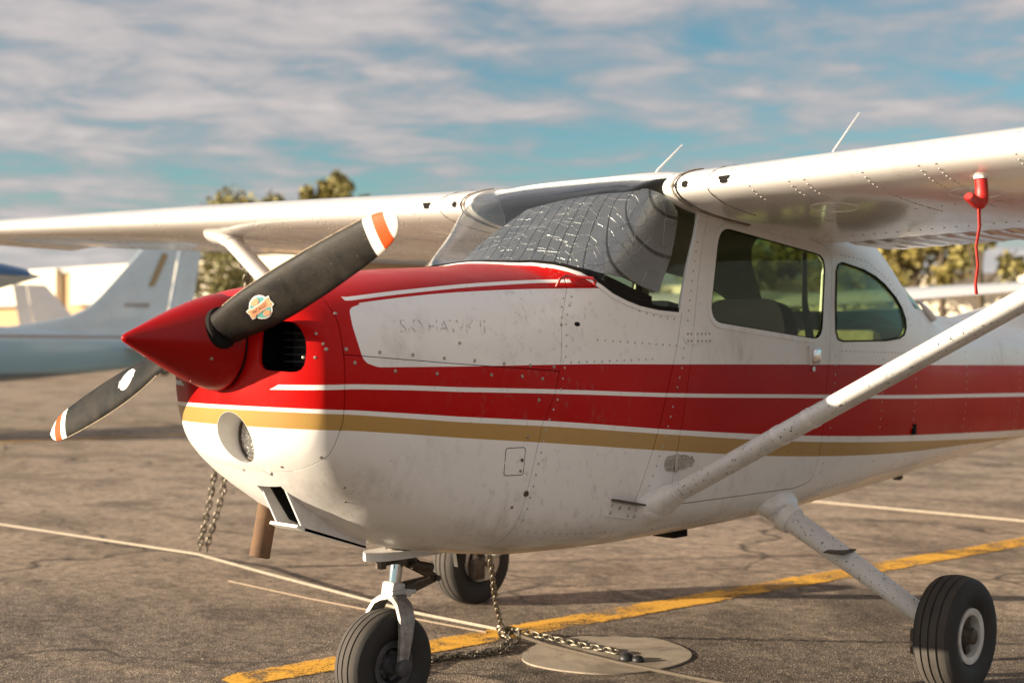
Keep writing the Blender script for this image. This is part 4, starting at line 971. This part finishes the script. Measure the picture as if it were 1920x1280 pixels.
for s in (-1, 1):
    gl_ = MB().tube([(1.475, s*.43, .625), (1.475, s*.56, .565), (1.474, s*.75, .468), (1.473, s*.98, .345), (1.472, s*1.13, .262), (1.472, s*1.17, .238)], [.050, .047, .043, .039, .037, .035], 20, True, 1.15, (1, 0, 0))
    leg = gl_.build('gear_leg', 'chipped_white_paint' if s < 0 else 'white_paint', PLANE)
    MB().ball((1.50, s*.455, .630), .1, (1.35, .85, .62), Matrix.Rotation(R(-s*22), 3, 'X'), 28, 16).build('gear_fairing', 'white_paint', leg)
    MB().tube([(1.475, s*.53, .582), (1.475, s*.565, .563)], [.066, .056], 24, True, 1.1, (1, 0, 0)).build('gear_collar', 'white_paint', leg)
    if s < 0:
        stp = MB().box((1.435, s*.80, .473), (.10, .085, .006), Matrix.Rotation(R(-4), 3, 'Y')); stp.bar([(1.46, s*.80, .44), (1.44, s*.80, .47)], .05, .006, (0, 1, 0)); stp.build('step', 'greasy_metal', leg)
    MB().cyl((1.47, s*1.15, .212), (1.47, s*1.335, .212), .024, .022).build('axle', 'greasy_metal', leg)
    wh = wheel('main_wheel', (1.47, s*1.262, .212), .217, .155, .098, s, True, PLANE)
    MB().lathe([(.092, 0), (.092, .010), (.05, .010), (.05, 0)], (0, -s*.100, 0), (0, s, 0), 40).build('brake_disc', 'aluminium', wh)
    cb = MB().box((-.07, -s*.105, -.03), (.07, .055, .10), bev=.012); cb.box((-.02, -s*.115, .05), (.05, .03, .06), bev=.008); cb.build('brake_caliper', 'greasy_metal', wh)
# nose gear
NW = Vector((-.220, 0, .187)); TOPN = Vector((-.150, 0, .585)); ax = (TOPN-NW).normalized()
wheel('nose_wheel', tuple(NW), .187, .130, .082, -1, False, PLANE)
pt_ = MB().prism(roundpoly([(-.27, -.055), (-.03, -.07), (.06, -.05), (.06, .05), (-.03, .07), (-.27, .055), (-.31, 0)], .03), .548, .575, 'xy'); pt_.build('gear_plate', 'white_paint', PLANE)
ng = MB().cyl(NW+ax*.225, TOPN, .0235, n=28).build('nose_strut', 'chrome', PLANE)
MB().cyl(TOPN-ax*.055, TOPN+ax*.03, .044, .048, 24).build('strut_cylinder', 'greasy_metal', ng)
cr_ = MB().lathe([(.027, 0), (.052, .0), (.052, .022), (.027, .022)], TOPN-ax*.062, ax, 24); cr_.cyl(TOPN-ax*.05+Vector((-.03, -.02, 0)), TOPN-ax*.05+Vector((-.10, -.03, 0)), .009, n=8); cr_.box(TOPN-ax*.05+Vector((-.10, -.03, 0)), (.022, .03, .03)); cr_.cyl(TOPN-ax*.05+Vector((0, -.02, 0)), TOPN-ax*.07+Vector((.10, .05, 0)), .018, n=10); cr_.build('steering_collar', 'greasy_metal', ng)
col_ = MB().box(NW+ax*.248, (.062, .062, .062), rotto(ax), .010); col_.cyl(NW+ax*.248+Vector((-.035, -.03, 0)), NW+ax*.248+Vector((.07, -.035, -.006)), .008, n=8); col_.cyl(NW+ax*.248+Vector((.03, -.05, -.005)), NW+ax*.248+Vector((.03, -.02, -.005)), .014, n=10); col_.build('fork_collar', 'wheel_white', ng)
for s in (-1, 1):
    f_ = MB().bar([NW+ax*.232, NW+ax*.224+Vector((0, s*.034, 0)), NW+ax*.205+Vector((0, s*.062, 0)), NW+ax*.165+Vector((0, s*.084, 0)), NW+ax*.10+Vector((0, s*.092, 0)), NW+ax*.03+Vector((0, s*.092, 0)), NW-ax*.02+Vector((0, s*.092, 0))], [.05, .056, .064, .066, .056, .042, .036], [.026, .026, .022, .020, .018, .018, .018], (1, 0, 0))
    f_.build('fork', 'fork_metal', ng)
    MB().lathe([(.030, 0), (.030, .016), (.022, .024), (.010, .026)], NW+Vector((0, s*.092, 0)), (0, s, 0), 20).build('axle_nut', 'wheel_grey', ng)
K = NW+ax*.275+Vector((.185, .0, 0)); tl = MB()
for s in (-1, 1):
    tl.bar([TOPN-ax*.05+Vector((.035, s*.034, 0)), K+Vector((0, s*.010, 0))], [.034, .022], .010, (0, 0, 1)); tl.bar([NW+ax*.248+Vector((.03, s*.034, 0)), K+Vector((0, s*.010, -.006))], [.034, .022], .010, (0, 0, 1))
tl.cyl(K+Vector((0, -.03, -.003)), K+Vector((0, .03, -.003)), .011, n=10); tl.build('torque_link', 'greasy_metal', ng)
MB().cyl(TOPN-ax*.06+Vector((.02, -.06, .0)), TOPN-ax*.06+Vector((.10, -.07, -.02)), .016, n=12).build('shimmy_damper', 'greasy_metal', ng)
# ------------------------------------------------------------------ loose things on and about the airplane
SH = [(.228, 1.592), (.258, 1.587), (.293, 1.570), (.33, 1.556), (.40, 1.535), (.51, 1.520), (.655, 1.468), (.69, 1.474), (.765, 1.606), (.808, 1.735), (.812, 1.770), (.775, 1.820), (.66, 1.858), (.60, 1.852), (.55, 1.845), (.2, 1.845)]
me = boolean(hull_mesh(0., 1.2, .026, .031), [('INTERSECT', MB().prism([(.1, -.8), (1., -.8), (1., -.45), (.66, -.42), (.595, -.11), (.550, .04), (.35, .13), (.24, .14), (.1, .14)], 1.3, 2.2, 'xy')), ('INTERSECT', P1(inset(SH, .0005)))])
sh = skin('windshield_sunshade', me, ['foil'], None)
tag(sh, 'crinkled silver foil sunshade propped inside the airplane windshield', 'sunshade')
for (a, y0) in ((.47, -.10), (.53, -.33)):
    h = BVH.ray_cast(Vector((a, y0, 3)), Vector((0, 0, -1))); n = hull_near(h[0])[1]; p = h[0]-n*.0245
    M = n.to_track_quat('Z', 'X').to_matrix(); MB().box(p, (.026, .05, .003), M).build('fastening_tab', 'strap', sh)
# pitot cover with its streamer
pc = thing('pitot_cover', 'red vinyl pitot tube cover with a hanging streamer, under the wing', 'cover', tuple(low(-1.655, .085)))
o_ = low(-1.655, .085); L = lambda *p: tuple(Vector(p))
MB().tube([(0, 0, .004), (.006, 0, -.03), (.008, 0, -.06), (.002, 0, -.078), (-.012, 0, -.086), (-.028, 0, -.083), (-.080, 0, -.068), (-.085, 0, -.066)], [.020, .021, .022, .024, .024, .021, .018, .014], 14, True, .8).build('sleeve', 'red_vinyl', pc)
MB().tube([(0, 0, .012), (0, 0, -.006)], [.022, .022], 14).build('cuff', 'decal_white', pc)
MB().tube([(.005, -.0175, -.048), (.007, .0175, -.048)], [.004, .004], 6).build('tie', 'strap', pc)
MB().bar([(-.012, 0, -.08), (-.016, -.004, -.16), (-.022, .004, -.22), (-.018, .0, -.28), (-.026, .004, -.34), (-.028, .0, -.372)], [.018, .014, .012, .012, .012, .016], .006, (1, 0, .1)).build('streamer', 'red_cord', pc)
# red grab handle in front of the windshield foot
pA, nA = side(.215, 1.482); pB, nB = side(.345, 1.488)
gh = MB().tube([pA, pA+nA*.02+Vector((.01, 0, .012)), pA+nA*.03+Vector((.04, 0, .016)), pB+nB*.03+Vector((-.03, 0, .014)), pB+nB*.02+Vector((-.005, 0, .006)), pB], .0055, 8).build('grab_handle', 'red_vinyl', PLANE)

# ------------------------------------------------------------------ ground
gm = MB(); gm.add([(-2500, -2500, 0), (2500, -2500, 0), (2500, 2500, 0), (-2500, 2500, 0)], [(0, 1, 2, 3)])
g = gm.build('ground', 'asphalt'); g['kind'] = 'structure'
def ground_strip(name, pts, wid, mat, z=.004, label=None):
    V = []; F = []; n = len(pts); P = [Vector(p).to_2d() for p in pts]; acc = 0; uvs = []
    for i in range(n):
        tg = (P[min(i+1, n-1)]-P[max(i-1, 0)]).normalized(); nn = Vector((-tg.y, tg.x)); w_ = wid if not hasattr(wid, '__len__') else wid[i]
        V += [(*(P[i]+nn*w_/2), z), (*(P[i]-nn*w_/2), z)]; uvs += [(i, 0), (i, 1)]
    for i in range(n-1): F.append((2*i, 2*i+1, 2*i+3, 2*i+2))
    me = bpy.data.meshes.new(name); me.from_pydata(V, [], F); uvl = me.uv_layers.new(name='UVMap')
    for l in me.loops: uvl.data[l.index].uv = uvs[l.vertex_index]
    o = link(name, me, mat, None, smooth=False); o['kind'] = 'structure'; return o
ground_strip('painted_line', [(x, .765-.118*x) for x in [-.30, -.26, -.2]+list(np.arange(0, 14, .5))], [.12, .20, .24]+[.25]*28, 'yellow_line')
ground_strip('painted_line', [(3.2, 12.9), (7.2, 12.0), (11., 11.2)], .16, 'yellow_line')
cp = [(1.05+.36*math.cos(a)*(1+.03*math.sin(3*a)+.008*math.sin(7*a+1)+random.uniform(-.004, .004)), .055+.34*math.sin(a)*(1+.03*math.cos(2*a)+.008*math.sin(5*a)+random.uniform(-.004, .004))) for a in np.linspace(0, 2*math.pi, 73)[:-1]]
o = MB().prism(cp, -.02, .006, 'xy').build('concrete_pad', 'concrete'); o['kind'] = 'structure'
# chain links
def link_mesh():
    L_, r_, w_ = .017, .0034, .0085; pts = []
    for k in range(12):
        a = 2*math.pi*k/12; pts.append((w_*math.cos(a)*1., math.sin(a)*w_+(L_-w_ if math.sin(a) > 1e-6 else (-(L_-w_) if math.sin(a) < -1e-6 else 0))))
    V = []; F = []; n = 12; k_ = 5
    for i in range(n):
        a = Vector(pts[i]); tg = (Vector(pts[(i+1) % n])-Vector(pts[i-1])).normalized(); nn = Vector((tg.y, -tg.x))
        for j in range(k_):
            q = 2*math.pi*j/k_; p = a+nn*r_*math.cos(q); V.append((p.x, r_*math.sin(q), p.y))
    for i in range(n):
        for j in range(k_): F.append((i*k_+j, ((i+1) % n)*k_+j, ((i+1) % n)*k_+(j+1) % k_, i*k_+(j+1) % k_))
    mb = MB().add(V, F); o = mb.build('link', 'chain_steel', None, 80); me = o.data; bpy.data.objects.remove(o); return me
LINK = link_mesh()
def chain(name, label, path, sc_=1., group=None, sag=0., jit=.1):
    P = [Vector(p) for p in path]; root = thing(name, label, 'chain', tuple(P[0]), group)
    seg = [(b-a).length for a, b in zip(P, P[1:])]; tot = sum(seg); step = .0255*sc_; n = int(tot/step)
    def at(q):
        for i, s_ in enumerate(seg):
            if q <= s_ or i == len(seg)-1: return P[i].lerp(P[i+1], min(1, q/s_))
            q -= s_
    for k in range(n):
        a, b = at(k*step), at((k+1)*step); d_ = (b-a).normalized(); o = bpy.data.objects.new('link', LINK); COL.objects.link(o); o.parent = root
        q = d_.to_track_quat('Z', 'Y').to_matrix() @ Matrix.Rotation((k % 2)*math.pi/2+random.uniform(-jit, jit)+.4, 3, 'Z') @ Matrix.Rotation(random.uniform(-jit, jit)*.6, 3, 'X')
        o.matrix_local = Matrix.Translation((a+b)/2-P[0]) @ q.to_4x4() @ Matrix.Scale(sc_, 4)
    return root
K0 = Vector((.99, .60, .045))
chain('tie_down_chain', 'steel chain hanging from the airplane belly to the ground knot', [(.40, .13, .60), (.62, .30, .38), (.82, .47, .19), K0], 1.25, jit=.25)
chain('tie_down_chain', 'steel chain lying on the asphalt from the knot towards the nose wheel', [K0, (.93, .49, .014), (.76, .40, .012), (.60, .45, .012), (.45, .51, .012), (.20, .42, .012), (-.02, .30, .012)], 1.25, jit=.5)
chain('tie_down_chain', 'second steel chain strand on the asphalt beside the one to the nose wheel', [(.90, .43, .012), (.78, .37, .012), (.62, .415, .012), (.47, .475, .012), (.22, .39, .012), (.02, .27, .012)], 1.25, jit=.6)
chain('tie_down_chain', 'steel chain stretched from the ground knot across the concrete pad', [K0, (1.03, .40, .03), (1.04, .22, .022), (1.05, .02, .02), (1.05, -.02, .014)], 1.25, jit=.4)
chain('tie_down_chain', 'steel chain hanging from the far wing strut to the rope', [(.985, 2.42, 1.70), (1.02, 2.58, 1.20), (1.06, 2.88, .40), (1.10, 3.05, .09)], 1.6, jit=.3)
chain('tie_down_chain', 'returning chain strand beside the chain on the far wing strut', [(1.02, 2.42, 1.70), (1.09, 2.62, 1.15), (1.14, 2.88, .42), (1.135, 3.03, .10)], 1.6, jit=.3)
for k in range(5):
    a = Vector((random.uniform(-1, 1), random.uniform(-1, 1), random.uniform(-1, 1)))
    o = MB().torus(K0+Vector((random.uniform(-.02, .02), random.uniform(-.025, .025), random.uniform(-.02, .015))), .018, .0055, a, 16, 6).build('shackle_ring', 'chain_steel')
    tag(o, 'small steel ring in the bunch that knots the chains together', 'ring', 'rings in the chain knot')
hk = MB().tube([K0+Vector((.0, -.03, -.005)), K0+Vector((.005, -.10, .0)), K0+Vector((-.02, -.13, -.030)), K0+Vector((-.05, -.14, -.040))], .0055, 8)
tag(hk.build('anchor_hook', 'chain_steel'), 'bent steel hook hanging under the chain knot', 'hook')
tag(MB().torus(K0+Vector((-.03, -.05, -.012)), .026, .006, (.5, .6, .2), 18, 7).build('anchor_ring', 'chain_steel'), 'larger upright steel ring beside the chain knot', 'ring')
for dx, r_ in ((0, .026), (-.055, .033)):
    o = MB().ball((1.02+dx*.2, -.13-dx*.9, .012), r_, (1, 1, .75), None, 14, 8).build('anchor_bolt', 'rim_black')
    tag(o, 'dark rounded anchor bolt head on the concrete pad', 'bolt', 'anchor bolts on the pad')
def rope(label, pts, r_, name='rope', group=None, mat='rope'):
    P = [Vector(p) for p in pts]; path = []
    for a, b in zip(P, P[1:]):
        n = max(2, int((b-a).length/.12)); path += [a.lerp(b, k/n) for k in range(n)]
    path.append(P[-1])
    return tag(MB().tube(path, r_, 8).build(name, mat), label, 'rope', group)
rope('pale tie-down rope pulled taut through the far chain, ending at the chain knot', [(1.20, 9.0, .015), (1.14, 5.4, .030), (1.105, 3.06, .085), (1.09, 2.4, .055), (1.04, 1.2, .018), (1.0, .62, .03)], .0072)
rope('continuation of the rope, coloured dark as in shadow, lying across the concrete pad', [(1.0, .60, .03), (.96, .30, .016), (.93, -.10, .012), (.93, -.46, .012), (.98, -1.6, .012)], .007, mat='shaded_rope')
rope('faint thin rope lying flat on the asphalt beside the taut rope', [(.985, 2.6, .006), (.965, 1.9, .006), (.975, 1.40, .006), (1.0, .70, .006)], .0045, mat='dusty_rope')
rope('pale rope lying on the asphalt behind the airplane tail', [(6.17, -1.5, .012), (6.17, .6, .012), (6.17, 2.0, .012), (6.19, 4.2, .009)], .009)
# ------------------------------------------------------------------ other airplanes on the apron
SKIP = {'rivets', 'screws', 'faded_lettering', 'access_panel', 'panel_catch', 'drain_fitting', 'static_port', 'skin_seam', 'rivet', 'maker_badge', 'badge_field', 'badge_banner', 'badge_lettering', 'hinge', 'hinge_pin', 'grab_handle', 'inspection_cover', 'instrument_panel', 'control_yoke', 'seat_belt', 'vent_slot', 'hinge_bracket', 'windshield_trim'}
def base_name(o): return o.name.split('.')[0]
def copy_plane(label, loc, rz, mats, group=None):
    r_ = thing('airplane', label, 'airplane', loc, group); r_.rotation_euler = (0, 0, rz)
    def rec(src, dst):
        for ch in list(src.children):
            if base_name(ch) in SKIP: continue
            c = ch.copy(); COL.objects.link(c); c.parent = dst; c.name = base_name(ch)
            for i, sl_ in enumerate(c.material_slots):
                nm = sl_.material.name if sl_.material else None
                if nm in mats: sl_.link = 'OBJECT'; sl_.material = MAT[mats[nm]]
            rec(ch, c)
    rec(PLANE, r_); return r_
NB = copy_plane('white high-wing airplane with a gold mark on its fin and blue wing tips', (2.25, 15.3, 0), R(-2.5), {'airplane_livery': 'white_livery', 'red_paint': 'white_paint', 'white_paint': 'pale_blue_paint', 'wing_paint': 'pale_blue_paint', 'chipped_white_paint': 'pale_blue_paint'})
copy_plane('plain white airplane turned the other way in the row behind', (22.3, 32.6, 0), math.pi, {'airplane_livery': 'plain_livery', 'red_paint': 'white_paint', 'propeller_paint': 'dark_interior'})
copy_plane('plain white high-wing airplane facing away behind the cabin of the striped one', (17.2, 9.0, 0), math.pi, {'airplane_livery': 'plain_livery', 'red_paint': 'white_paint'})
# marks on the neighbour: gold fin flash, blue wing tips, blue stabilizer caps, blurred registration
mk = MB().prism([(6.10, 2.02), (6.19, 2.02), (6.42, 2.48), (6.40, 2.52), (6.34, 2.52)], -.056, .056); mk.build('fin_flash', 'tan_paint', NB)
mk = MB()
for k in range(6): mk.box((5.72+k*.072, 0, 1.73), (.056, .106, .065))
mk.build('registration_marks', 'roof_metal', NB)
for s in (-1, 1):
    ys = [s*v for v in (5.10, 5.3, 5.4, 5.47)]; sq = lambda y: 1.06 if abs(y) < 5.3 else 1.06*max(.1, math.sqrt(max(0, 1-((abs(y)-5.3)/.19)**2)))
    wing_loft(ys, 0., .742, 16, 0., sq).build('wing_tip', 'blue_paint', NB)
    MB().prism([(5.80, 1.105), (6.82, 1.105), (6.82, 1.150), (5.80, 1.150)], s*1.45, s*1.72).build('stabilizer_cap', 'blue_paint', NB)
# ------------------------------------------------------------------ buildings
def hangar(label, x, y0, y1, panels, ztop, zmid, depth=22.):
    h = thing('hangar', label, 'hangar', (x, (y0+y1)/2, 0)); L = lambda y: y-(y0+y1)/2
    MB().box((depth/2+.5, 0, zmid/2), (depth, y1-y0, zmid)).build('wall', 'tan_wall', h)
    MB().box((depth/2+.5, 0, (ztop+zmid)/2-.1), (depth, y1-y0, ztop-zmid-.2)).build('upper_wall', 'tan_wall', h)
    for a, b in panels:
        MB().box((0.25, (L(a)+L(b))/2, (ztop+zmid)/2), (.5, b-a, ztop-zmid)).build('fascia_panel', 'cream_wall', h)
        MB().box((.2, (L(a)+L(b))/2, zmid-.06), (.62, b-a, .12)).build('fascia_trim', 'roof_metal', h)
        k = a+3
        while k+5 < b:
            MB().box((.42, L(k+2.5), zmid*.45), (.12, 5., zmid*.9)).build('door_panel', 'tan_wall', h); k += 6.
    MB().prism([(L(y0)-.3, ztop-.25), (L(y1)+.3, ztop-.25), (L(y1)+.3, ztop+.05), (L(y0)-.3, ztop+.05)], .3, depth+.7, 'yz').build('roof', 'roof_metal', h)
    return h
hangar('long low hangar with bright cream fascia panels over a tan wall', 40, 52, 112, [(52, 73.4), (75.2, 92), (93.5, 112)], 5.15, 3.05)
hangar('small cream and tan hangar beyond the apron trees', 66, 22, 41, [(22, 41)], 4.3, 2.0, 14.)
hangar('distant cream hangar past the small one, seen through the windows', 78, 44, 60, [(44, 60)], 4.6, 2.2, 14.)
# ------------------------------------------------------------------ trees
def tree_meshes(seed, h, rx, nleaf, tall=1.):
    rs = random.Random(seed); tb = MB(); fb = MB()
    tb.tube([(0, 0, -.1), (.1, 0, h*.2), (0, .1, h*.45), (.15, -.1, h*.75)], [h*.030, h*.024, h*.018, h*.006], 8); cl_ = []
    for k in range(13):
        a = rs.uniform(0, 6.28); z0 = h*rs.uniform(.28, .6); ln = rx*rs.uniform(.5, 1.); e = Vector((math.cos(a)*ln, math.sin(a)*ln, z0+h*rs.uniform(.08, .35)))
        tb.tube([(0, 0, z0), tuple((Vector((0, 0, z0))+e)/2+Vector((0, 0, .25))), tuple(e)], [h*.011, h*.008, h*.003], 6); cl_.append((e, rx*rs.uniform(.28, .5)))
    for k in range(8): cl_.append((Vector((rs.gauss(0, rx*.3), rs.gauss(0, rx*.3), h*rs.uniform(.62, .95))), rx*rs.uniform(.28, .48)))
    for k in range(nleaf):
        c, r_ = rs.choice(cl_); d_ = Vector((rs.gauss(0, 1), rs.gauss(0, 1), rs.gauss(0, .8))).normalized()*r_*rs.uniform(.3, 1.)**.6; p = c+d_
        M = Vector((rs.gauss(0, 1), rs.gauss(0, 1), rs.gauss(.4, 1))).normalized().to_track_quat('Z', 'Y').to_matrix(); s_ = rs.uniform(.10, .22)*h/9
        fb.add([M @ Vector(q)*s_+p for q in ((-1, -.45, 0), (.2, -.6, .1), (1, 0, 0), (.2, .6, .1), (-1, .45, 0))], [(0, 1, 2, 3, 4)])
    a = tb.build('trunk', 'bark'); b = fb.build('crown', 'leaf', fix=False, smooth=False); ma, mb_ = a.data, b.data; bpy.data.objects.remove(a); bpy.data.objects.remove(b); return ma, mb_
TM = [tree_meshes(3, 10., 2.6, 3200), tree_meshes(8, 12., 2.2, 3200), tree_meshes(21, 8., 3.0, 3000)]
def tree(i, loc, s_, rz, label, group='trees beyond the apron'):
    t_ = thing('tree', label, 'tree', loc, group); t_.scale = (s_*.78, s_*.78, s_); t_.rotation_euler = (0, 0, rz)
    for nm, me in zip(('trunk', 'crown'), TM[i]):
        o = bpy.data.objects.new(nm, me); COL.objects.link(o); o.parent = t_
d_ = lambda px, dist: (-3.467+dist*(math.cos(R(43.35))+math.sin(R(43.35))*(px-960)/2667), -3.671+dist*(math.sin(R(43.35))-math.cos(R(43.35))*(px-960)/2667), 0)
BACKT = [(2, 425, 92, 1.26, 'yellow-green tree at the end of the row above the far wing'), (0, 470, 96, 1.02, 'low yellow-green tree beside the end tree above the far wing'), (0, 528, 98, 1.05, 'rounded tree alone between the two groups above the far wing'),
         (1, 592, 92, .95, 'tall yellow-green tree beside the tallest one above the far wing'), (1, 648, 90, .97, 'tallest dark green tree above the far wing'), (0, 694, 104, .96, 'small dark tree right after the tallest one'),
         (2, 415, 62, .62, 'dark bushy tree behind the neighbour airplane fin'), (2, 470, 66, .55, 'dark shrub-like tree under the far wing by the fin'),
         (2, 1668, 72, .85, 'brown-green tree by the small hangar'), (0, 1715, 66, .82, 'yellow-brown tree left of the thin dark trunk'), (1, 1765, 62, .72, 'olive tree beside the thin dark trunk'), (1, 1838, 58, .78, 'tall thin dark tree with drooping branches'),
         (2, 1400, 80, .8, 'dark tree seen through the door window'), (0, 1480, 84, .8, 'green tree seen through the door window beside the dark one'), (2, 1560, 78, .8, 'olive tree seen through the rear side window'), (0, 1320, 88, .8, 'tree hidden mostly behind the windshield post')]
for k, (i, px, dist, s_, lab) in enumerate(BACKT): tree(i, d_(px, dist), s_, k*1.7, lab)
